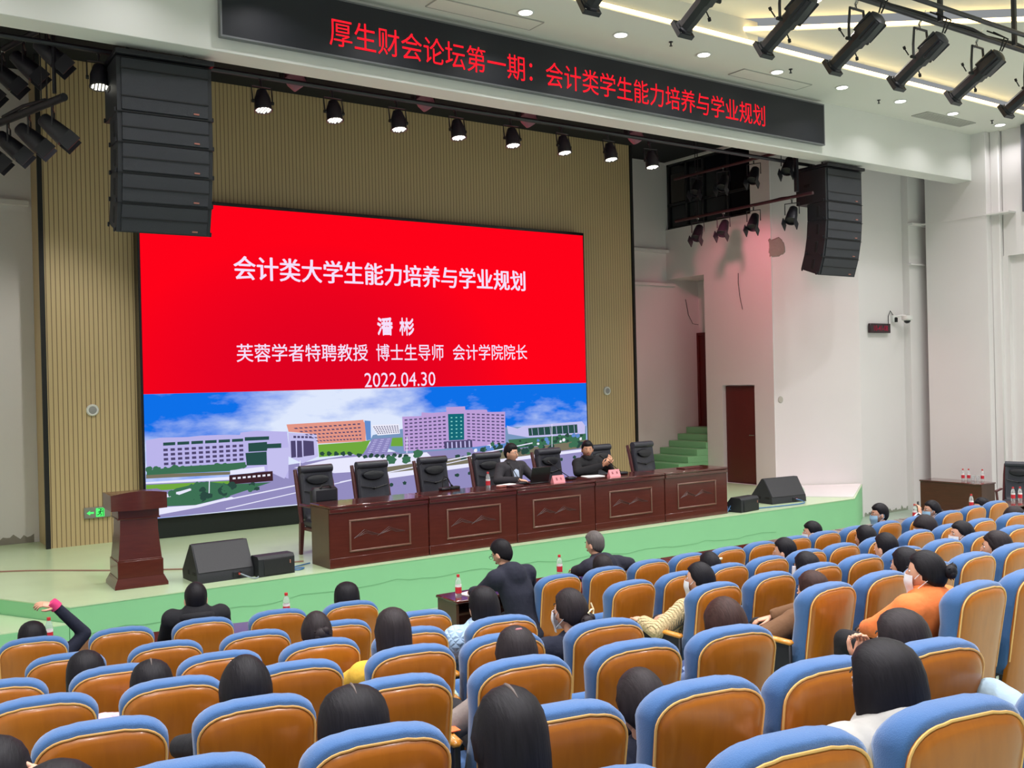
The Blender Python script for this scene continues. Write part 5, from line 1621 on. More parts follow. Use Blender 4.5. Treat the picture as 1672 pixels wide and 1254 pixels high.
for k, (x0, x1, lb) in enumerate(((4.95, 6.34, 'front desk by the aisle where the man in a dark suit reads'), (6.36, 7.96, 'front desk where the grey haired man sits'), (7.98, 9.56, 'front desk segment past the grey haired man'), (9.58, 11.16, 'front desk segment opposite the far end of the stage table'), (11.18, 12.6, 'front desk segment before the man in navy with blue mask'), (12.62, 14.3, 'front desk segment with one bottle before the dark wooden side desk'), (14.32, 16.0, 'front desk segment with two bottles by the armchair'))):
    desk(((x0 + x1) / 2, 8.36, FLOOR), x1 - x0, .40, 0, lb)
desk((17.78, 10.78, FLOOR), 1.27, .5, math.radians(90), 'dark wooden side desk against the pinkish column with bottles on top', 'side desk')
for x, y, lb in ((5.06, 8.30, 'water bottle with red label at the aisle end of the suited man\'s desk'), (6.46, 8.50, 'water bottle with red label before the grey haired man'), (3.42, 8.62, 'water bottle alone on the front desk by the person with a hair bun'), (2.60, 8.86, 'water bottle beside the head of the person with short hair in a dark jacket'), (1.50, 9.02, 'water bottle by the raised elbow of the long haired person')):
    bottle(x, y, DZ, lb, 'water bottles')
for x, y, lb in ((17.93, 10.74, 'first of the close pair of water bottles on the dark side desk'), (17.99, 10.66, 'second of the close pair of water bottles on the dark side desk'), (18.05, 10.42, 'single water bottle near the corner of the dark side desk'), (14.30, 8.44, 'lone water bottle on the far front desk before the dark side desk'), (15.60, 8.50, 'first of the pair of water bottles on the farthest front desk'), (15.70, 8.44, 'second of the pair of water bottles on the farthest front desk'), (12.72, 8.36, 'water bottle beside the woman holding up a phone')):
    bottle(x, y, DZ, lb, 'water bottles')
for x, y, lb in ((18.0, 10.58, 'first empty clear plastic cup on the dark side desk'), (18.03, 10.50, 'second empty clear plastic cup on the dark side desk')):
    L = MB(); L.lathe([(.026, 0), (.026, .003), (.038, .10), (.036, .10), (.024, .006)], n=14)
    tag(L.build('plastic_cup', BOT[0][1].materials[0], None, 38, (x, y, DZ)), lb, 'cup', 'clear cups')
for x, y, rz, lb in ((5.30, 8.34, .2, 'papers the man in the dark suit is reading'), (6.78, 8.36, -.1, 'papers in front of the grey haired man')):
    L = MB(); L.box((0, 0, .003), (.30, .21, .005)); L.box((.015, .02, .007), (.29, .2, .003), 0, rotz(.1))
    tag(L.build('paper_sheets', PAPER, None, 38, (x, y, DZ + .001), rz), lb, 'paper')

# ---------------------------------------------------------------- auditorium seats
# local frame: origin on the floor under the top of the back, +y is where the sitter faces
def seat_outline(hw_top, hw_waist, hw_bot, z0, z1, r, n=7):
    """closed outline in x, z: rounded shoulders, slight waist, rounded foot"""
    out = []
    for k in range(n + 1):                                   # right shoulder, going up and in
        a = PI / 2 * k / n
        out.append((hw_top - r + r * math.cos(a), z1 - r * .8 + r * .8 * math.sin(a)))
    out.append((0.08, z1 + .006)); out.append((-0.08, z1 + .006))
    for k in range(n + 1):
        a = PI / 2 + PI / 2 * k / n
        out.append((-hw_top + r + r * math.cos(a), z1 - r * .8 + r * .8 * math.sin(a)))
    zw = z0 + (z1 - z0) * .42
    out += [(-(hw_top + hw_waist) / 2, (z1 - r * .8 + zw) / 2 + .02), (-hw_waist, zw), (-hw_bot, z0 + .10), (-hw_bot + .03, z0 + .02), (-hw_bot + .09, z0)]
    out += [(hw_bot - .09, z0), (hw_bot - .03, z0 + .02), (hw_bot, z0 + .10), (hw_waist, zw), ((hw_top + hw_waist) / 2, (z1 - r * .8 + zw) / 2 + .02)]
    return out
TILT = math.radians(9)
def back_y(z):
    return (1.0 - z) * math.tan(TILT)
def bent(mb, bulge=None):
    V = []
    for x, y, z in mb.v:
        yy = y + back_y(z)
        if bulge:
            yy += bulge(x, z, y)
        V.append((x, yy, z))
    mb.v = V
    return mb
def layered(outline, layers):
    O = np.array(outline, float); lo, hi = O.min(0), O.max(0); c = (lo + hi) / 2; ext = (hi - lo) / 2
    rings = []
    for y, ins in layers:
        P = c + (O - c) * (1 - ins / ext)
        rings.append([(p[0], y, p[1]) for p in P])
    return MB().loft(rings, True)
CUSH = seat_outline(.238, .226, .236, .36, .995, .125)
SHELL = seat_outline(.226, .217, .230, .10, .966, .118)
def lumbar(x, z, y):
    # the padded front swells at the head and the small of the back
    if y < .05:
        return 0
    return .022 * math.exp(-((z - .88) / .09) ** 2) + .03 * math.exp(-((z - .52) / .12) ** 2) - .012 * math.exp(-((z - .70) / .06) ** 2)
def make_seat(folded):
    t = thing('auditorium_seat', '', 'seat', (0, 0, 0))
    mb = layered(CUSH, ((-.004, .012), (.008, .0), (.05, -.004), (.085, .0), (.115, .022), (.128, .06), (.132, .12)))
    bent(mb, lumbar).build('back_cushion', SEATBLUE, t, 60)
    mb = layered(SHELL, ((.012, 0), (-.012, .0), (-.020, .004), (-.034, .03), (-.044, .08), (-.048, .14)))
    bent(mb).build('back_shell', SEATWOOD, t, 50)
    mb = MB()
    pts = [(x * 1.008, -.016, z + .003) for x, z in SHELL if z > .30]
    i0 = max(range(len(pts)), key=lambda i: -pts[i][2] if pts[i][0] > 0 else -9)
    pts = pts[i0:] + pts[:i0]
    mb.tube(pts, .0052, 6)
    bent(mb).build('shell_edge', SEATEDGE, t, 60)
    mb = MB()
    if folded:
        mb.box((0, 0, 0), (.44, .40, .10), .035, rotx(math.radians(72)))
        mb.xform(np.array(Matrix.Translation((0, .31, .50))))
    else:
        mb.box((0, .40, .375), (.44, .44, .10), .035)
    mb.build('seat_cushion', SEATBLUE, t, 50)
    def post(sx_):
        mb = MB(); mb.box((sx_, .27, .31), (.03, .30, .66), .008); mb.box((sx_, .27, .012), (.06, .36, .03), .006); mb.build('armrest_post', SEATMETAL, t)
        mb = MB(); mb.box((sx_, .29, .645), (.052, .36, .032), .013); mb.build('armrest', ARMWOOD, t, 60)
    post(-.288)
    mb = MB(); mb.tube([(-.27, .26, .33), (.27, .26, .33)], .022, 8); mb.build('cross_bar', SEATMETAL, t)
    return t
def add_right_arm(t):
    mb = MB(); mb.box((.288, .27, .31), (.03, .30, .66), .008); mb.box((.288, .27, .012), (.06, .36, .03), .006); mb.build('armrest_post', SEATMETAL, t)
    mb = MB(); mb.box((.288, .29, .645), (.052, .36, .032), .013); mb.build('armrest', ARMWOOD, t, 60)
SEAT_UP, SEAT_DOWN = make_seat(True), make_seat(False)
UP_P, DOWN_P = parts_of(SEAT_UP), parts_of(SEAT_DOWN)
used = {}
OCC = {v[0]: k for k, v in SITTERS.items()}
ROWN = {1: 'front row', 2: 'second row', 3: 'third row', 4: 'fourth row', 5: 'fifth row', 6: 'sixth row', 7: 'seventh row'}
ORD = ['first', 'second', 'third', 'fourth', 'fifth', 'sixth', 'seventh', 'eighth', 'ninth', 'tenth', 'eleventh', 'twelfth', 'thirteenth', 'fourteenth']
BLOCKN = {'L': 'left block', 'M': 'middle wedge', 'R': 'right block'}
last_in_row = {}
for b, r, i, *_ in SEATS:
    last_in_row[b, r] = max(i, last_in_row.get((b, r), 0))
WHO = {}
def seat_origin(x, y, ang):
    return x, y
SEAT_OBJ = {}
def place_seats():
    for b, r, i, x, y, fz, ang in SEATS:
        who = OCC.get((b, r, i))
        src, parts, flag = (SEAT_DOWN, DOWN_P, 'd') if who else (SEAT_UP, UP_P, 'u')
        o = src if flag not in used else dup(src, parts)
        used[flag] = 1
        fx, fy = -math.sin(math.radians(ang)), math.cos(math.radians(ang))
        o.location = (x - .03 * fx, y - .03 * fy, floor_z(x, y)); o.rotation_euler = (0, 0, math.radians(ang))
        n = last_in_row[b, r] + 1
        pos = ('only one' if n == 1 else '%s from the left' % ORD[i])
        if who:
            o['label'] = ' '.join(('blue seat holding the ' + WHO[who]).split()[:16])
        else:
            o['label'] = 'empty blue and wood seat, %s, %s of %s' % (pos, ROWN[r], BLOCKN[b])
        o['group'] = 'auditorium seats, %s' % BLOCKN[b]
        if i == n - 1:
            add_right_arm(o)

# ---------------------------------------------------------------- people
HAIR_BLACK = hair_mat('hair_black', rgb(30, 28, 32))
HAIR_SOFT = hair_mat('hair_soft_black', rgb(46, 40, 42))
HAIR_BROWN = hair_mat('hair_dark_brown', rgb(64, 44, 40))
HAIR_GREY = hair_mat('hair_grey', rgb(104, 98, 96))
def cloth(name, c, bump=.5, scale=22, rough=.9, sheen=.0, var=.1):
    return plain(name, c, rough, var=var, scale=8, bump=bump, bump_scale=scale, sheen=sheen)
NAVY = cloth('navy_cloth', rgb(24, 28, 46)); BLACKCL = cloth('black_cloth', rgb(20, 20, 25)); DARKGREY = cloth('charcoal_suit', rgb(46, 44, 50))
def quilt(name, c):
    if name in MATS:
        return MATS[name]
    m, n, l, b = new_mat(name)
    b.inputs['Base Color'].default_value = (*c, 1); b.inputs['Roughness'].default_value = .7
    tc = n.new('ShaderNodeTexCoord'); mp = n.new('ShaderNodeMapping'); mp.inputs['Rotation'].default_value = (0, math.radians(45), math.radians(20)); mp.inputs['Scale'].default_value = (24, 24, 24)
    l.new(tc.outputs['Object'], mp.inputs[0])
    vo = n.new('ShaderNodeTexVoronoi'); vo.distance = 'CHEBYCHEV'; vo.inputs['Randomness'].default_value = 0.0; vo.inputs['Scale'].default_value = 1.0
    l.new(mp.outputs[0], vo.inputs['Vector'])
    bp = n.new('ShaderNodeBump'); bp.invert = True; bp.inputs['Strength'].default_value = .8; bp.inputs['Distance'].default_value = .03
    l.new(vo.outputs['Distance'], bp.inputs['Height']); l.new(bp.outputs[0], b.inputs['Normal'])
    MATS[name] = m
    return m
def knit(name, c):
    if name in MATS:
        return MATS[name]
    m, n, l, b = new_mat(name)
    b.inputs['Base Color'].default_value = (*c, 1); b.inputs['Roughness'].default_value = .9
    tc = n.new('ShaderNodeTexCoord')
    wv = n.new('ShaderNodeTexWave'); wv.inputs['Scale'].default_value = 16; wv.inputs['Distortion'].default_value = 3.5; wv.inputs['Detail'].default_value = 2; wv.inputs['Detail Scale'].default_value = 3
    l.new(tc.outputs['Object'], wv.inputs['Vector'])
    bp = n.new('ShaderNodeBump'); bp.inputs['Strength'].default_value = .7; bp.inputs['Distance'].default_value = .02
    l.new(wv.outputs['Fac'], bp.inputs['Height']); l.new(bp.outputs[0], b.inputs['Normal'])
    MATS[name] = m
    return m
def checker(name, c1, c2, s_):
    if name in MATS:
        return MATS[name]
    m, n, l, b = new_mat(name)
    tc = n.new('ShaderNodeTexCoord'); ck = n.new('ShaderNodeTexChecker'); ck.inputs['Scale'].default_value = s_
    ck.inputs['Color1'].default_value = (*c1, 1); ck.inputs['Color2'].default_value = (*c2, 1)
    mp = n.new('ShaderNodeMapping'); mp.inputs['Location'].default_value = (.013, .021, .017); mp.inputs['Rotation'].default_value = (.5, .4, .3)
    l.new(tc.outputs['Object'], mp.inputs[0]); l.new(mp.outputs[0], ck.inputs['Vector']); l.new(ck.outputs['Color'], b.inputs['Base Color'])
    b.inputs['Roughness'].default_value = .8
    MATS[name] = m
    return m

def smooth01(x, a, b):
    t = min(1.0, max(0.0, (x - a) / (b - a)))
    return t * t * (3 - 2 * t)

def head_surface(d):
    """Point of the head in direction d (x right, y face, z up), metres."""
    x, y, z = d
    rx, ry, rz = .074, .094, .114
    px, py, pz = x * rx, y * ry, z * rz
    if z < -.15:
        t = smooth01(-z, .15, .95)
        px *= 1 - .30 * t
        py = py * (1 - .10 * t) + .012 * t
    if y > 0:
        nose = math.exp(-((x / .14) ** 2)) * math.exp(-(((z + .10) / .16) ** 2))
        py += .024 * nose * smooth01(y, .5, .95)
        for sx_ in (-1, 1):
            py -= .008 * math.exp(-(((x - sx_ * .36) / .16) ** 2 + ((z - .08) / .12) ** 2)) * smooth01(y, .3, .8)
        py += .006 * math.exp(-((x / .25) ** 2)) * math.exp(-(((z + .45) / .10) ** 2))
        py += .008 * math.exp(-((x / .22) ** 2)) * math.exp(-(((z + .82) / .14) ** 2))
    else:
        py *= 1.06
    return (px, py, pz)

def sphere_dirs(nu=28, nv=20):
    D = []
    for i in range(1, nv):
        t = PI * i / nv
        for j in range(nu):
            p = 2 * PI * j / nu
            D.append((math.sin(t) * math.cos(p), math.sin(t) * math.sin(p), math.cos(t)))
    D.append((0, 0, 1.0)); D.append((0, 0, -1.0))
    F = []
    for i in range(nv - 2):
        for j in range(nu):
            k = (j + 1) % nu
            F.append([i * nu + j, (i + 1) * nu + j, (i + 1) * nu + k, i * nu + k])
    T, B = len(D) - 2, len(D) - 1
    for j in range(nu):
        k = (j + 1) % nu
        F.append([T, j, k]); F.append([B, (nv - 2) * nu + k, (nv - 2) * nu + j])
    return D, F
DIRS, DFACES = sphere_dirs()
def head_mb():
    mb = MB()
    mb.add([head_surface(d) for d in DIRS], DFACES, 0)
    for s_ in (-1, 1):
        mb.ball((s_ * .077, -.006, -.008), (.010, .020, .032), rotz(s_ * -.35), 10, 7, 0)
        mb.ball((s_ * .077, -.010, -.026), (.009, .012, .014), None, 8, 6, 0)
        mb.ball((s_ * .030, .0775, .012), (.0125, .0085, .0065), None, 10, 7, 1)
        mb.ball((s_ * .030, .0850, .012), (.0050, .0025, .0055), None, 8, 6, 2)
        mb.tube([(s_ * .014, .0925, .030), (s_ * .030, .0925, .034), (s_ * .046, .083, .028)], [.0025, .0035, .002], 6, 4)
    mb.ball((0, .0955, -.050), (.021, .006, .0045), None, 12, 6, 3)
    mb.ball((0, .0950, -.058), (.018, .006, .005), None, 12, 6, 3)
    for s_ in (-1, 1):
        mb.ball((s_ * .009, .105, -.022), (.007, .007, .006), None, 8, 6, 0)
    return mb

def hair_cap(kind):
    """Closed shell over the skull; where there is no hair it dips under the skin."""
    V = []
    for d in DIRS:
        x, y, z = d
        p = np.array(head_surface(d)) if y < .2 else np.array((x * .074, y * .094, z * .114))
        # hairline height by direction: high over the face, low at the nape
        if kind == 'short':
            line = .50 if y > .55 else (.50 - (.55 - y) / .45 * .62 if y > .1 else (-.12 - (.1 - y) * .82))
        elif kind == 'bowl':
            line = .12 if y > .4 else (-.25 if y > -.1 else -.66)
        else:
            line = .52 if y > .6 else (.52 - (.6 - y) / .6 * .72 if y > .0 else (-.20 - (-y) * .62))
        cover = smooth01(z - line, -.10, .10) if kind == 'short' else smooth01(z - line, -.06, .06)
        thick = {'short': .017, 'bowl': .030, 'tied': .017, 'long': .020}[kind]
        if kind == 'short':
            thick = thick * (.45 + .55 * smooth01(z, -.1, .6)) + .010 * max(0, z)
        r = np.linalg.norm(p)
        q = p / r * (r + (thick + .0) * cover - .012 * (1 - cover))
        V.append(tuple(q))
    return MB().add(V, DFACES)

HAIR_PROF = [(.142, .06, .0), (.139, .26, -.002), (.129, .52, -.004), (.112, .74, -.006), (.086, .89, -.010), (.050, .98, -.014), (.0, 1.01, -.020), (-.05, 1.0, -.026), (-.10, .97, -.034)]
def hair_curtain(length, flare=.0, w_=.093, back=.03, drape=.05):
    """Straight hair from the crown to the given length below the head centre."""
    mb = MB()
    rings = []
    prof = HAIR_PROF
    n = 36
    zs = -.10
    steps = max(2, int((length - .10) / .06))
    full = [(z, s_, y, 1.0) for z, s_, y in prof]
    for k in range(1, steps + 1):
        f = k / steps
        full.append((zs - (length - .10) * f, .97 + flare * f, -.034 - drape * f, 1 - .45 * f))
    for z, s_, yc, dp in full:
        rg = []
        for j in range(n):
            a = 2 * PI * j / n
            rx_ = w_ * s_; ry_ = .108 * s_ * dp
            wob = 1 + (.018 * math.sin(7 * a + 1) + .014 * math.sin(13 * a + z * 9) + .010 * math.sin(23 * a)) * min(1, max(0, (.12 - z) / .1))
            cy = math.sin(a)
            yy = ry_ * cy
            if cy > 0:
                yy *= .62 if z < .06 else .86      # flatter in front: the face shows past it
            rg.append((rx_ * math.cos(a) * wob, yc + yy * wob, z))
        rings.append(rg)
    # ragged lower end
    last = rings[-1]
    rings.append([(x * .8, y + .0, z - .02 - .01 * math.sin(9 * k)) for k, (x, y, z) in enumerate(last)])
    return mb.loft(rings, True)

def hand_mb(side, curl=.5, spread=.12):
    """Hand along +y from the wrist, palm down; side +1 right, -1 left. Fingers are skinned separately and rooted in the palm."""
    mb = MB()
    mb.loft([[(hw * math.cos(a), y, th * math.sin(a)) for a in np.arange(12) * PI / 6] for y, hw, th in ((-.03, .026, .020), (.0, .028, .019), (.03, .037, .016), (.065, .041, .014), (.088, .039, .012), (.095, .03, .008))])
    for k, (x, ln, r) in enumerate(((-.029, .075, .0085), (-.010, .085, .009), (.010, .080, .0088), (.028, .064, .0078))):
        x *= -side
        a = (k - 1.5) * spread * .35 * -side
        p = np.array([x, .082, .0]); pts = [p - np.array([0, .015, 0])]; pts.append(p)
        ang = 0
        for seg, fr in enumerate((.45, .30, .25)):
            ang += curl * (.6 + .15 * k) * (1.0 if seg else .7)
            p = p + ln * fr * np.array([math.sin(a), math.cos(ang) * math.cos(a), -math.sin(ang)])
            pts.append(p)
        mb.tube(pts, [r, r, r * .97, r * .9, r * .72], 8)
        mb.ball(pts[-1], r * .72, None, 8, 6)
    p0 = np.array([side * -.026, .012, -.004])
    pts = [p0, p0 + np.array([-side * .022, .022, -.008]), p0 + np.array([-side * .034, .050, -.016]), p0 + np.array([-side * .034, .072, -.020])]
    mb.tube(pts, [.013, .0115, .0095, .007], 8); mb.ball(pts[-1], .007, None, 8, 6)
    return mb

def frame_to(p, fwd, up=(0, 0, 1)):
    f = np.array(fwd, float); f /= np.linalg.norm(f)
    u = np.array(up, float); r_ = np.cross(f, u)
    if np.linalg.norm(r_) < 1e-4:
        r_ = np.array([1.0, 0, 0])
    r_ /= np.linalg.norm(r_); u = np.cross(r_, f)
    M = np.eye(4); M[:3, 0] = r_; M[:3, 1] = f; M[:3, 2] = u; M[:3, 3] = p
    return M

def ellipse_ring(c, rx, ry, n=18, tilt=0.0, yaw=0.0):
    out = []
    for k in range(n):
        a = 2 * PI * k / n
        v = np.array([rx * math.cos(a), ry * math.sin(a), 0.0])
        v = rotz(yaw) @ (rotx(tilt) @ v)
        out.append(tuple(np.array(c) + v))
    return out

def person(label, loc, rz, head, head_yaw=0.0, head_pitch=0.0, hip=(0, .36, .51), shoulder_drop=.188, arms=None, legs=True, knees=None, hair='long',
           hair_m=None, coat=None, coat_name='jacket', skin=None, trousers=None, mask=None, glasses=False, length=.30, extras=(), group='seated audience', shoulder_w=.175, bulk=1.0,
           collar=None, shirt=None, flare=.0, hair_w=.093, shoulder_fwd=.015, hand_curl=.6, sleeve_cuff=None, voxel=.016, tie='low'):
    """head: head centre; everything in the thing's own frame (x right, y faces forward, z up from the floor)."""
    t = thing('person', label, 'person', loc, rz, group)
    skin = skin or SKIN; hair_m = hair_m or HAIR_BLACK; coat = coat or NAVY
    H = np.array(head, float); hip = np.array(hip, float)
    nb = H + np.array([0, -.035, -.165])                    # base of neck
    sc_ = H + np.array([0, shoulder_fwd - .02, -shoulder_drop])      # between the shoulders
    chest = sc_ * .68 + hip * .32; waist = sc_ * .32 + hip * .68
    chest[1] -= .01; waist[1] -= .0
    # slope of the shoulder line follows the body yaw (none)
    SL = sc_ + np.array([-shoulder_w, 0, -.015]); SR = sc_ + np.array([shoulder_w, 0, -.015])
    A = arms or {}
    def arm(side):
        s_ = -1 if side == 'L' else 1
        d = A.get(side)
        if d:
            return [np.array(p, float) for p in d]
        e = hip + np.array([s_ * .25, .06, .20]); w2 = hip + np.array([s_ * .07, .27, .125])
        return [e, w2]
    el, wl = arm('L')[:2]; er, wr = arm('R')[:2]
    kn = knees or (hip + np.array([-.10, .42, .03]), hip + np.array([.10, .42, .03]))
    kl, kr = [np.array(k, float) for k in kn[:2]]
    al_, ar_ = (np.array(kn[2], float), np.array(kn[3], float)) if len(kn) > 2 else (kl + np.array([0, .02, .085 - kl[2]]), kr + np.array([0, .02, .085 - kr[2]]))
    Lh = hip + np.array([-.09, .02, -.0]); Rh = hip + np.array([.09, .02, -.0])
    # ---- body: one continuous skin
    B = MB()
    def trunk(mb, g):
        mb.loft([ellipse_ring(hip + np.array([0, -.02, -.10]), .13 + g, .095 + g), ellipse_ring(hip + np.array([0, -.01, -.02]), .165 + g, .118 + g), ellipse_ring(waist, .142 + g, .105 + g), ellipse_ring(chest, .160 + g, .112 + g),
                 ellipse_ring(sc_ + np.array([0, 0, -.03]), .172 + g, .098 + g), ellipse_ring(sc_ + np.array([0, 0, .015]), .150 + g * .9, .088 + g * .7), ellipse_ring(nb + np.array([0, 0, -.012]), .080 + g * .6, .068 + g * .6), ellipse_ring(nb + np.array([0, 0, .02]), .056 + g * .6, .058 + g * .6)])
    trunk(B, -.014)
    B.tube([nb + np.array([0, -.005, -.04]), nb + np.array([0, .0, .02]), H + np.array([0, -.02, -.07]), H + np.array([0, -.015, -.02])], [.058, .052, .052, .05], 14)
    for S_, e, w2 in ((SL, el, wl), (SR, er, wr)):
        B.capsule(S_, e, .050, .041, 12); B.capsule(e, w2, .041, .027, 12)
    if legs:
        for h_, k_, a_ in ((Lh, kl, al_), (Rh, kr, ar_)):
            B.capsule(h_, k_, .080, .056, 12); B.capsule(k_, a_, .055, .036, 12)
            B.capsule(a_ + np.array([0, -.02, -.045]), a_ + np.array([0, .15, -.055]), .034, .028, 10)
    me = remeshed(B, 'body', [skin, EYEW, EYEB, LIP, BROW], voxel + .002)
    HM = np.eye(4); HM[:3, :3] = rotz(head_yaw) @ rotx(head_pitch) * 1.07; HM[:3, 3] = H
    X = MB(); hm = head_mb().xform(HM); X.add(hm.v, hm.f); X.m = hm.m[:]
    for side, e, w2, s_ in (('L', el, wl, -1), ('R', er, wr, 1)):
        d = w2 - e
        spec = A.get(side)
        if spec is not None and len(spec) > 2:
            d = np.array(spec[2], float) - w2
        up = np.array(spec[3], float) if spec is not None and len(spec) > 3 else np.array([0, 0, 1.0])
        cu = spec[4] if spec is not None and len(spec) > 4 else hand_curl
        hd = hand_mb(s_, cu).xform(frame_to(w2, d, up)); X.add(hd.v, hd.f, 0)
    bm = bmesh.new(); bm.from_mesh(me)
    vs_ = [bm.verts.new(v) for v in X.v]
    for f, mi in zip(X.f, X.m):
        try:
            nf = bm.faces.new([vs_[i] for i in f]); nf.material_index = mi; nf.smooth = True
        except ValueError:
            pass
    bmesh.ops.recalc_face_normals(bm, faces=bm.faces)
    bm.to_mesh(me); bm.free(); me.shade_smooth()
    body = bpy.data.objects.new('body', me); COL.objects.link(body); body.parent = t
    # ---- clothing
    C = MB(); g = .022 * bulk
    trunk(C, g)
    for S_, e, w2 in ((SL, el, wl), (SR, er, wr)):
        d = (w2 - e) / np.linalg.norm(w2 - e)
        C.capsule(S_, e, .064 * bulk, .053 * bulk, 12); C.tube([e, w2 - d * .005], [.053 * bulk, .042 * bulk], 12); C.ball(e, .053 * bulk, None, 12, 8)
        C.ball(S_, .070 * bulk, None, 14, 9)
        C.capsule(nb + np.array([0, -.012, -.025]), S_ + np.array([0, 0, .012]), .064 * bulk, .062 * bulk, 12)
    C.capsule(sc_ + np.array([0, -.015, -.01]), nb + np.array([0, -.008, -.005]), .105 * bulk, .070 * bulk, 14)
    if collar:
        C.tube([nb + np.array([.066 * math.cos(a), -.004 + .062 * math.sin(a), .028 - .02 * math.sin(a)]) for a in np.linspace(0, 2 * PI, 17)], .026, 8)
    cm = remeshed(C, coat_name, [coat], voxel, 5)
    cm.shade_smooth()
    o = bpy.data.objects.new(coat_name, cm); COL.objects.link(o); o.parent = t
    if legs:
        P = MB()
        P.loft([ellipse_ring(hip + np.array([0, -.02, -.12]), .15, .115), ellipse_ring(hip + np.array([0, -.01, -.02]), .185, .135), ellipse_ring(hip + np.array([0, -.01, .06]), .17, .125)])
        for h_, k_, a_ in ((Lh, kl, al_), (Rh, kr, ar_)):
            P.capsule(h_, k_, .094, .070, 12); P.capsule(k_, a_, .069, .054, 12)
        pm = remeshed(P, 'trousers', [trousers or BLACKCL], .02, 4); pm.shade_smooth()
        o = bpy.data.objects.new('trousers', pm); COL.objects.link(o); o.parent = t
        for a_ in (al_, ar_):
            S_ = MB(); S_.loft([ellipse_ring(a_ + np.array([0, .04, -.083]), .046, .125), ellipse_ring(a_ + np.array([0, .04, -.06]), .045, .122), ellipse_ring(a_ + np.array([0, .02, -.025]), .038, .08), ellipse_ring(a_ + np.array([0, 0, .0]), .036, .04)])
            S_.build('shoe', RUBBER, t, 60)
    if sleeve_cuff:
        e, w2 = (el, wl) if sleeve_cuff == 'L' else (er, wr)
        d = (w2 - e) / np.linalg.norm(w2 - e)
        MB().tube([w2 - d * .02, w2 + d * .015, w2 + d * .045], [.046, .045, .040], 12).build('cuff', cloth('pink_cuff', rgb(214, 58, 116)), t, 60)
    # ---- hair
    def put(mb, name, m, sm=60):
        return mb.xform(HM).build(name, m, t, sm)
    if hair == 'short':
        put(hair_cap('short'), 'hair', hair_m, 180)
    elif hair == 'bowl':
        put(hair_cap('bowl'), 'hair', hair_m, 180)
    elif hair == 'long':
        k = hair_cap('long'); c_ = hair_curtain(length, flare, hair_w); k.add(c_.v, c_.f); put(k, 'hair', hair_m, 180)
    elif hair in ('tail', 'bun'):
        k = hair_cap('tied')
        if hair == 'bun':
            zb = {'low': -.04, 'mid': .02, 'high': .07}[tie]
            k.ball((0, -.128, zb), (.042, .036, .040), None, 14, 9); k.ball((.02, -.135, zb + .02), (.026, .024, .026)); k.ball((-.015, -.14, zb - .012), (.026, .022, .024))
            for a in range(5):
                k.tube([(.03 * math.cos(a * 1.3), -.12, zb + .03 * math.sin(a * 1.3)), (.055 * math.cos(a * 1.3), -.14, zb + .055 * math.sin(a * 1.3))], [.006, .002], 5)
        else:
            zb = {'low': -.06, 'mid': .0, 'high': .07}[tie]
            k.tube([(0, -.10, zb), (0, -.135, zb), (.0, -.165, zb - .04), (.005, -.17, zb - .12), (.0, -.155, zb - .20), (0, -.145, zb - .26)], [.03, .028, .034, .036, .028, .006], 12)
        put(k, 'hair', hair_m, 180)
    for nm, mb, m in extras:
        put(mb, nm, m)
    # ---- face mask, glasses
    if mask is not None:
        V = []; F = []
        nu, nv = 11, 9
        for lay in (0, 1):
            for i in range(nv):
                for j in range(nu):
                    a = math.radians(-62 + 124 * j / (nu - 1)); zz = -.06 - .098 * i / (nv - 1) + .048 * 0
                    z = .0 - .112 * i / (nv - 1) - .005
                    wz = 1 - .28 * smooth01(-z, .03, .115)
                    bulge = .013 + .012 * math.exp(-((i - 3.2) / 2.6) ** 2) * math.cos(a) + (.0025 if lay else 0)
                    V.append(((.074 * wz + bulge) * math.sin(a), (.090 + bulge) * math.cos(a) * (1 - .06 * (i / nv)) + .004, z))
        N = nu * nv
        for i in range(nv - 1):
            for j in range(nu - 1):
                q = i * nu + j
                F.append([q, q + 1, q + nu + 1, q + nu]); F.append([N + q, N + q + nu, N + q + nu + 1, N + q + 1])
        for j in range(nu - 1):
            F.append([j, N + j, N + j + 1, j + 1]); q = (nv - 1) * nu + j; F.append([q, q + 1, N + q + 1, N + q])
        for i in range(nv - 1):
            q = i * nu; F.append([q, q + nu, N + q + nu, N + q]); q = i * nu + nu - 1; F.append([q, N + q, N + q + nu, q + nu])
        M_ = MB().add(V, F)
        for s_ in (-1, 1):
            M_.tube([(s_ * .079, .042, -.022), (s_ * .083, .01, .012), (s_ * .084, -.024, .008), (s_ * .084, -.026, -.025), (s_ * .078, .035, -.082)], .0022, 5)
        m_col, drop = mask if isinstance(mask, tuple) else (mask, 0.0)
        if drop:
            M_.v = [(x, y - .004, z - drop) for x, y, z in M_.v]
        put(M_, 'face_mask', m_col)
    if glasses:
        G = MB()
        for s_ in (-1, 1):
            G.tube([(s_ * .033 + .024 * math.cos(a), .108, .010 + .016 * math.sin(a)) for a in np.linspace(0, 2 * PI, 15)], .0018, 5)
            G.tube([(s_ * .057, .106, .014), (s_ * .077, .07, .014), (s_ * .083, -.01, .012)], .0018, 5)
        G.tube([(-.010, .110, .012), (.010, .110, .012)], .0018, 5)
        put(G, 'glasses', STEEL)
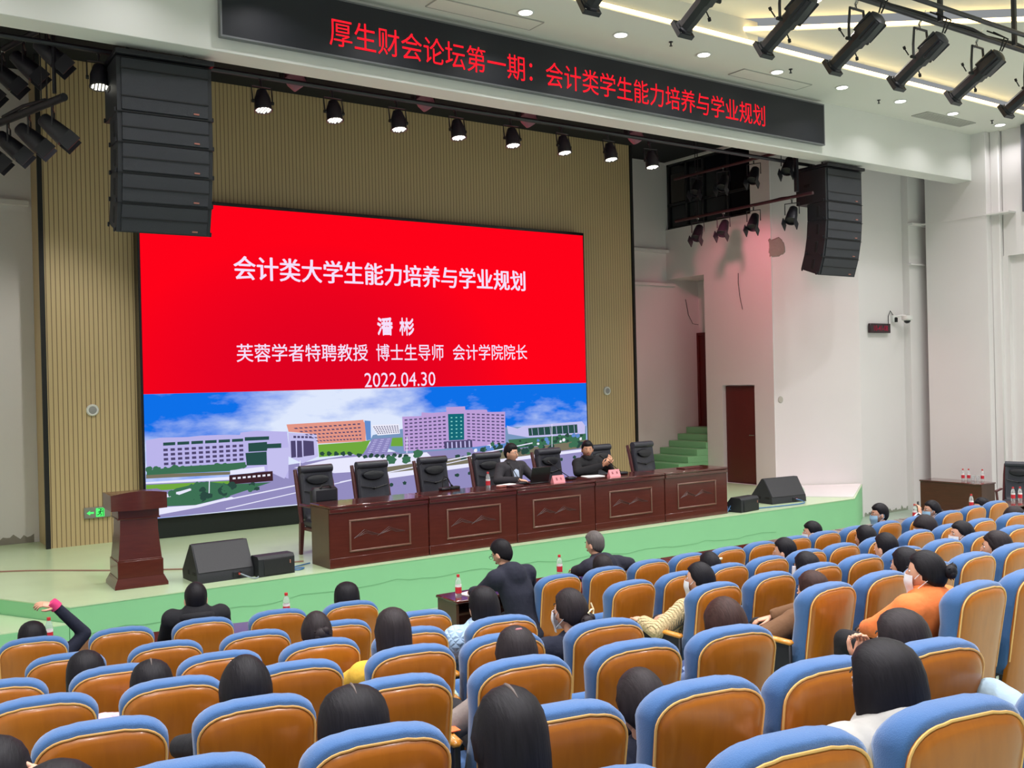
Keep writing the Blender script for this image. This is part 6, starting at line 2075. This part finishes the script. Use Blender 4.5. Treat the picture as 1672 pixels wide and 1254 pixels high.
    if shirt is not None:
        S_ = MB()
        # shirt front panel between the lapels
        c0 = nb + np.array([0, .088, .030]); c1 = chest + np.array([0, .164, .02]); c2 = waist + np.array([0, .150, -.02])
        rows = [(c0, .040), (nb * .5 + chest * .5 + np.array([0, .150, .01]), .050), (c1, .045), (c2, .060)]
        V = []
        for p, hw in rows:
            V += [tuple(p + np.array([-hw, -.012, 0])), tuple(p + np.array([0, .006, 0])), tuple(p + np.array([hw, -.012, 0])), tuple(p + np.array([0, -.03, 0]))]
        S_.loft([V[i * 4:i * 4 + 4] for i in range(4)])
        for s_ in (-1, 1):
            S_.tube([nb + np.array([s_ * .055, -.02, .05]), nb + np.array([s_ * .048, .05, .045]), nb + np.array([s_ * .02, .085, .0])], [.014, .015, .008], 8)
        S_.build('shirt', shirt, t, 60)
        J = MB()
        for s_ in (-1, 1):
            J.tube([nb + np.array([s_ * .066, .02, .03]), nb * .6 + chest * .4 + np.array([s_ * .072, .132, .02]), waist * .5 + chest * .5 + np.array([s_ * .052, .156, .0])], [.014, .022, .008], 8)
        J.build('lapels', coat, t, 60)
    return t

def strand_part(hair_w=.093):
    """pale parting along the crown"""
    mb = MB()
    pts = [(.004, .045, .128), (.002, .02, .140)]
    for z, s_, yc in HAIR_PROF[:3]:
        pts.append((.0, yc - .108 * s_ + .0015, z + .0005))
    mb.tube(pts, [.001, .0035, .0045, .004, .001], 6)
    return mb

# ---------------------------------------------------------------- the sitters
def sit(pid, label, **kw):
    (b, r, i), lat, hz = SITTERS[pid]
    s_ = next(s for s in SEATS if s[0] == b and s[1] == r and s[2] == i)
    x, y, ang = s_[3], s_[4], s_[6]
    fz = floor_z(x, y)
    hz = hz + (s_[5] - fz)
    kw.setdefault('head', (lat, .27, hz))
    kw.setdefault('hip', (lat * .7, .39, .51))
    WHO[pid] = label
    if '_coat' in kw:
        kw['coat'] = kw.pop('_coat')
    return person(label, (x, y, fz), math.radians(ang), **kw)
def clip_claw():
    mb = MB(); mb.tube([(.05, -.11, .055), (.055, -.125, .02), (.045, -.128, -.02), (.035, -.12, -.05)], .005, 6); mb.tube([(.05, -.125, .02), (.02, -.14, .028), (.0, -.135, .01), (.02, -.138, -.006), (.05, -.128, .0)], .005, 6)
    return mb
def scrunchie(z, y=-.118, r=.03):
    mb = MB(); mb.tube([(r * math.cos(a), y + .004 * math.sin(a * 5), z + r * .8 * math.sin(a)) for a in np.linspace(0, 2 * PI, 15)], .012, 7)
    return mb
def small_clip(x, y, z):
    mb = MB(); mb.box((x, y, z), (.035, .014, .022), .005)
    return mb
# first block
sit('P1', 'person with long black hair and one arm raised over the head', hair='long', length=.22, coat=NAVY, flare=.12, hair_w=.098,
    arms={'R': ((.36, .33, .92), (.15, .30, 1.17), (-.01, .30, 1.215), (0, -.3, 1), .55)}, sleeve_cuff='R')
sit('P2', 'person with short black hair and a hooded dark jacket in the front row', hair='short', hair_m=HAIR_BLACK, coat=BLACKCL, collar=True, bulk=1.3, shoulder_drop=.125, shoulder_w=.19, extras=(('hood', MB().tube([(.11 * math.cos(a), -.03 + .10 * math.sin(a), -.125 - .02 * math.sin(a)) for a in np.linspace(0, 2 * PI, 17)], .035, 10), BLACKCL),))
sit('P3', 'person with straight black hair at the aisle end of the front row', hair='long', length=.20, hair_w=.106, coat=BLACKCL)
sit('P4', 'person with a smooth black bob beside two empty seats in the third row', hair='long', length=.16, hair_w=.098, coat=NAVY)
sit('P5', 'person with parted black hair and a pale pink top', hair='long', length=.14, hair_w=.097, coat=cloth('pale_pink', rgb(226, 178, 186)), extras=(('hair_parting', strand_part(), plain('scalp', rgb(92, 80, 76), .6)),))
sit('P6', 'person with black hair in a messy bun in the third row', hair='bun', tie='mid', hair_m=HAIR_SOFT, coat=cloth('wine_top', rgb(110, 40, 48)))
sit('P7', 'person with shoulder length black hair in a bright yellow jacket', hair='long', length=.17, hair_m=HAIR_SOFT, coat=cloth('yellow_jacket', rgb(222, 176, 60)), bulk=1.2, collar=True)
sit('P8', 'person with smooth short black hair in the fifth row', hair='bowl', coat=BLACKCL)
sit('P9', 'person with very long black hair and a pale centre parting in the sixth row', hair='long', length=.34, hair_w=.116, flare=.22, coat=BLACKCL, extras=(('hair_parting', strand_part(), plain('scalp', rgb(92, 80, 76), .6)),))
sit('P10', 'person at the picture edge holding fingers beside dark hair', hair='long', length=.22, hair_w=.10, coat=BLACKCL, arms={'R': ((.34, .36, .72), (.22, .22, .92), (.10, .20, 1.0), (0, -1, .3), .9)})
sit('P11', 'person of whom only the dark crown of the head shows at the bottom', hair='long', length=.2, coat=BLACKCL)
# middle wedge
sit('P12', 'person with black hair in a light blue quilted jacket', hair='long', length=.26, flare=.1, coat=quilt('light_blue_quilt', rgb(164, 190, 216)), bulk=1.5, head_yaw=.3, collar=True, shoulder_drop=.175, shoulder_w=.19,
    arms={'L': ((-.30, .36, .66), (-.22, .58, .60))})
sit('P13', 'person with dark brown hair and a grey brown sleeve', hair='long', length=.17, hair_m=HAIR_SOFT, coat=cloth('grey_brown_coat', rgb(128, 116, 110)), bulk=1.15, arms={'L': ((-.33, .30, .60), (-.27, .52, .50))},
    extras=(('hair_clip', small_clip(.0, -.04, .128), plain('clip_rose', rgb(150, 90, 96), .5)),))
sit('P14', 'person with very long black hair in the seventh row beside the aisle', hair='long', length=.36, hair_w=.088, flare=.10, coat=BLACKCL, extras=(('hair_parting', strand_part(), plain('scalp', rgb(92, 80, 76), .6)),))
sit('P15', 'person in a navy top with a pale claw clip in dark hair', hair='bun', tie='low', hair_m=HAIR_SOFT, coat=NAVY, mask=MASKWHITE, head_yaw=.35, extras=(('claw_clip', clip_claw(), plain('clip_cream', rgb(232, 214, 170), .3)),))
sit('P19', 'person in a navy top with white collar and tied back dark hair', hair='bun', tie='low', hair_m=HAIR_SOFT, coat=NAVY, extras=(('hair_tie', scrunchie(-.045, -.10, .02), plain('tie_olive', rgb(120, 110, 60), .7)),),
    shirt=None, collar=False)
sit('P20', 'person with a brown bowl haircut and a blue checked sleeve', hair='bowl', hair_m=HAIR_BROWN, coat=checker('blue_check', rgb(44, 58, 98), rgb(128, 146, 186), 18), bulk=1.2, arms={'L': ((-.30, .36, .62), (-.20, .56, .56))})
sit('P38', 'person with dark brown hair resting a hand on the seat ahead', hair='long', length=.16, hair_m=HAIR_SOFT, hair_w=.112, coat=BLACKCL, arms={'L': ((-.12, .52, .70), (.02, .46, .81), (.05, .44, .92), (1, 0, 0), 1.0)})
sit('P39', 'person with very long black hair and a light grey hooded top', hair='long', length=.33, hair_w=.112, flare=.1, coat=cloth('light_grey_hoodie', rgb(172, 170, 165), scale=10), bulk=1.6, collar=True, shoulder_drop=.155, shoulder_w=.20, shoulder_fwd=-.04)
sit('P40', 'person at the picture edge in pale blue jeans with crossed legs', hair='short', coat=cloth('grey_top', rgb(120, 124, 132)), trousers=cloth('pale_jeans', rgb(150, 172, 186), bump=.7, scale=14),
    knees=((-.10, .80, .645), (.14, .80, .53), (-.03, .93, .16), (.14, .82, .09)))
# far block
sit('P16', 'person in a rust red coat with long dark hair', hair='long', length=.30, hair_m=HAIR_SOFT, coat=cloth('rust_coat', rgb(132, 52, 34)), bulk=1.35, shoulder_drop=.165, shoulder_w=.19, knees=((-.24, .76, .54), (-.06, .76, .54)))
sit('P21', 'person in a cream cable knit sweater with tied hair and a mask', hair='tail', tie='low', coat=knit('cream_knit', rgb(206, 184, 138)), mask=MASKWHITE, head_yaw=.45, bulk=1.3, extras=(('scrunchie', scrunchie(-.05), plain('scrunchie_white', rgb(226, 222, 218), .8)),),
    arms={'L': ((-.30, .32, .64), (-.24, .56, .66))})
sit('P22', 'person with black hair and a small pale flower clip', hair='bun', tie='low', coat=BLACKCL, extras=(('flower_clip', small_clip(.05, -.085, .07), plain('clip_pale', rgb(230, 226, 190), .5)),))
sit('P23', 'person with very short black hair in the second row behind the stage end', hair='short', coat=cloth('light_grey_top', rgb(176, 176, 178)), head_yaw=.4)
sit('P24', 'person with black hair and a white lace trim by the cheek', hair='long', length=.22, coat=BLACKCL, extras=(('lace_trim', MB().tube([(-.10, .03, .03), (-.105, .03, -.03), (-.10, .03, -.10)], .016, 7), plain('lace_white', rgb(226, 220, 222), .8)),))
sit('P25', 'person with reddish brown hair in a brown wool coat', hair='long', length=.26, hair_m=HAIR_BROWN, coat=cloth('brown_wool', rgb(104, 72, 46)), bulk=1.4, shoulder_w=.19, shoulder_drop=.165, arms={'L': ((-.31, .34, .62), (-.22, .56, .60))})
sit('P26', 'person with short hair and a white mask at the far end of the stage front', hair='short', coat=NAVY, mask=MASKWHITE, head_yaw=.75)
sit('P27', 'person with glasses and a blue mask in a black and navy jacket', hair='short', coat=BLACKCL, mask=MASKBLUE, glasses=True, head_yaw=.95, bulk=1.25, collar=True)
sit('P29', 'person with short black hair and a pale collar in the third row of seats', hair='short', coat=cloth('pale_top', rgb(206, 204, 200)))
sit('P28', 'person with dark hair right behind the man with a blue mask', hair='long', length=.20, coat=BLACKCL)
sit('P30', 'person with long black hair directly ahead of the orange sweater', hair='long', length=.28, coat=BLACKCL)
sit('P31', 'person in a bright orange sweater with hair in a spiky bun', hair='bun', tie='mid', coat=cloth('orange_knit', rgb(232, 122, 62), bump=.4, scale=30), mask=MASKWHITE, head_yaw=.35, bulk=1.35, shoulder_w=.19, shoulder_drop=.17, collar=False,
    extras=(('lanyard', MB().tube([(-.07, -.0, -.135), (-.05, -.07, -.125), (0, -.095, -.12), (.05, -.07, -.125), (.07, 0, -.135)], .008, 6), RUBBER),))
sit('P32', 'person with a blue mask and patterned top holding up a phone', hair='bun', tie='low', coat=checker('black_white_print', rgb(26, 26, 28), rgb(226, 226, 226), 14), mask=MASKBLUE, glasses=True, head_yaw=1.0,
    arms={'L': ((-.10, .52, .78), (.07, .50, .91), (.10, .52, 1.0), (0, -1, .2), .9)})
sit('P33', 'person with dark hair and a pale mask behind the woman with a phone', hair='bowl', hair_m=HAIR_SOFT, coat=BLACKCL, mask=MASKWHITE, head_yaw=.8)
sit('P34', 'person with a ponytail and white mask seen from the side', hair='tail', tie='mid', coat=NAVY, mask=MASKWHITE, head_yaw=.85)
sit('P35', 'person with straight black hair and a mask before the dark side desk', hair='long', length=.26, coat=BLACKCL, mask=MASKWHITE, head_yaw=1.0)
sit('P36', 'person with dark hair and a pale mask at the far picture edge', hair='bowl', hair_m=HAIR_SOFT, coat=BLACKCL, mask=MASKWHITE, head_yaw=.7)
sit('P37', 'person with long dark hair and pinkish cheek near the far picture edge', hair='long', length=.24, hair_m=HAIR_SOFT, coat=BLACKCL, head_yaw=.4)
place_seats()

# ---------------------------------------------------------------- small things among the seats
def seat_point(b, r, i, lx, ly, lz):
    s_ = next(s for s in SEATS if s[0] == b and s[1] == r and s[2] == i)
    a = math.radians(s_[6]); fz = floor_z(s_[3], s_[4])
    return (s_[3] + lx * math.cos(a) - ly * math.sin(a), s_[4] + lx * math.sin(a) + ly * math.cos(a), fz + lz), a
p_, a_ = seat_point('L', 5, 2, .288, .29, .664)
L = MB(); L.box((0, 0, .003), (.10, .21, .005), .001)
tag(L.build('leaflet', plain('orange_card', rgb(232, 112, 56), .6), None, 38, p_, a_ + .1), 'orange leaflet lying on a wooden armrest beside the aisle', 'leaflet')
p_, a_ = seat_point('M', 4, 0, 0, 0, 0)
L = MB(); L.ball((-.16, .40, .52), (.10, .16, .12)); L.ball((-.20, .36, .60), (.07, .11, .08)); L.ball((-.10, .45, .48), (.12, .13, .07))
me = remeshed(L, 'folded_jacket', cloth('mint_cloth', rgb(186, 208, 190), bump=.8, scale=14), .015, 3); me.shade_smooth()
o = bpy.data.objects.new('folded_jacket', me); COL.objects.link(o); o.location = p_; o.rotation_euler = (0, 0, a_)
tag(o, 'pale mint jacket bundled on an empty seat beside the aisle', 'jacket')
p_, a_ = seat_point('R', 1, 11, .115, .555, 1.0)
L = MB(); L.box((0, 0, 0), (.075, .010, .14), .004, rotz(.3))
ph = L.build('phone', plain('phone_black', rgb(20, 20, 24), .25), None, 38, p_, a_)
tag(ph, 'dark phone held up by the person in the patterned top', 'phone')


def stool(x, y, z, label):
    t = thing('stool', label, 'stool', (x, y, z), 0, 'stools at the front desks')
    L = MB(); L.box((0, 0, .42), (.38, .36, .05), .015); L.build('seat', LEATHER, t)
    for sx_ in (-1, 1):
        for sy_ in (-1, 1):
            L = MB(); L.tube([(sx_ * .16, sy_ * .15, .40), (sx_ * .17, sy_ * .16, 0)], .016, 8); L.build('leg', STEEL, t)
stool(5.40, 7.66, FLOOR, 'plain stool under the man in the dark suit')
stool(6.75, 7.62, FLOOR, 'plain stool under the grey haired man')
SKIN_F = plain('skin_front', rgb(226, 174, 146), 0.5, var=.05, scale=20)
person('man in a dark navy suit reading papers at the front desk with glasses', (5.40, 7.62, FLOOR), math.radians(6), (-.06, .28, 1.20), head_yaw=.25, head_pitch=-.45, hip=(0, .02, .50), hair='short', coat=cloth('navy_suit', rgb(26, 28, 44)), bulk=1.35, shoulder_w=.20, collar=True, glasses=True,
       arms={'L': ((-.30, .32, .86), (-.16, .62, .80), (-.10, .72, .79)), 'R': ((.30, .30, .84), (.18, .60, .80), (.12, .70, .79))}, shoulder_drop=.185, shoulder_fwd=-.11, group='people at the front desks')
person('grey haired man leaning on the front desk in a dark collared jacket', (6.75, 7.60, FLOOR), math.radians(-4), (-.05, .64, 1.085), head_yaw=.35, head_pitch=-.15, hip=(0, .04, .50), hair='short', hair_m=HAIR_GREY, coat=cloth('dark_jacket', rgb(30, 30, 44)), bulk=1.35, shoulder_w=.20, collar=True,
       arms={'L': ((-.30, .52, .86), (-.22, .78, .80), (-.18, .88, .80)), 'R': ((.30, .50, .86), (.20, .78, .80), (.14, .88, .79))}, shoulder_drop=.19, shoulder_fwd=-.13, group='people at the front desks')
# the two men behind the stage table (facing the audience)
person('man with glasses in a dark grey suit and pale blue shirt behind the table', (8.22, 11.98, 0), math.radians(180), (0, .06, 1.155), head_yaw=.42, head_pitch=-.05, hip=(0, .05, .50), hair='short', coat=DARKGREY, coat_name='suit_jacket', shirt=cloth('pale_blue_shirt', rgb(176, 190, 214), bump=.2), glasses=True, bulk=1.2, shoulder_w=.185,
       skin=SKIN_F, arms={'L': ((-.32, .16, .78), (-.18, .46, .80), (-.10, .52, .795)), 'R': ((.32, .16, .78), (.14, .46, .80), (.08, .55, .79))}, voxel=.013, group='men behind the stage table')
person('man in black with a lowered black mask and clasped hands behind the table', (9.66, 11.98, 0), math.radians(176), (.02, .08, 1.125), head_yaw=-.45, head_pitch=-.08, hip=(0, .05, .50), hair='short', coat=BLACKCL, coat_name='black_jacket', mask=(MASKBLACK, .07), bulk=1.25, shoulder_w=.19, collar=True,
       skin=SKIN2, arms={'L': ((-.31, .22, .80), (-.12, .40, .92), (-.14, .44, 1.0), (.6, 1, 0), 1.0), 'R': ((.31, .22, .80), (-.02, .42, .90), (-.11, .47, .97), (-.6, 1, 0), 1.0)}, voxel=.013, group='men behind the stage table')
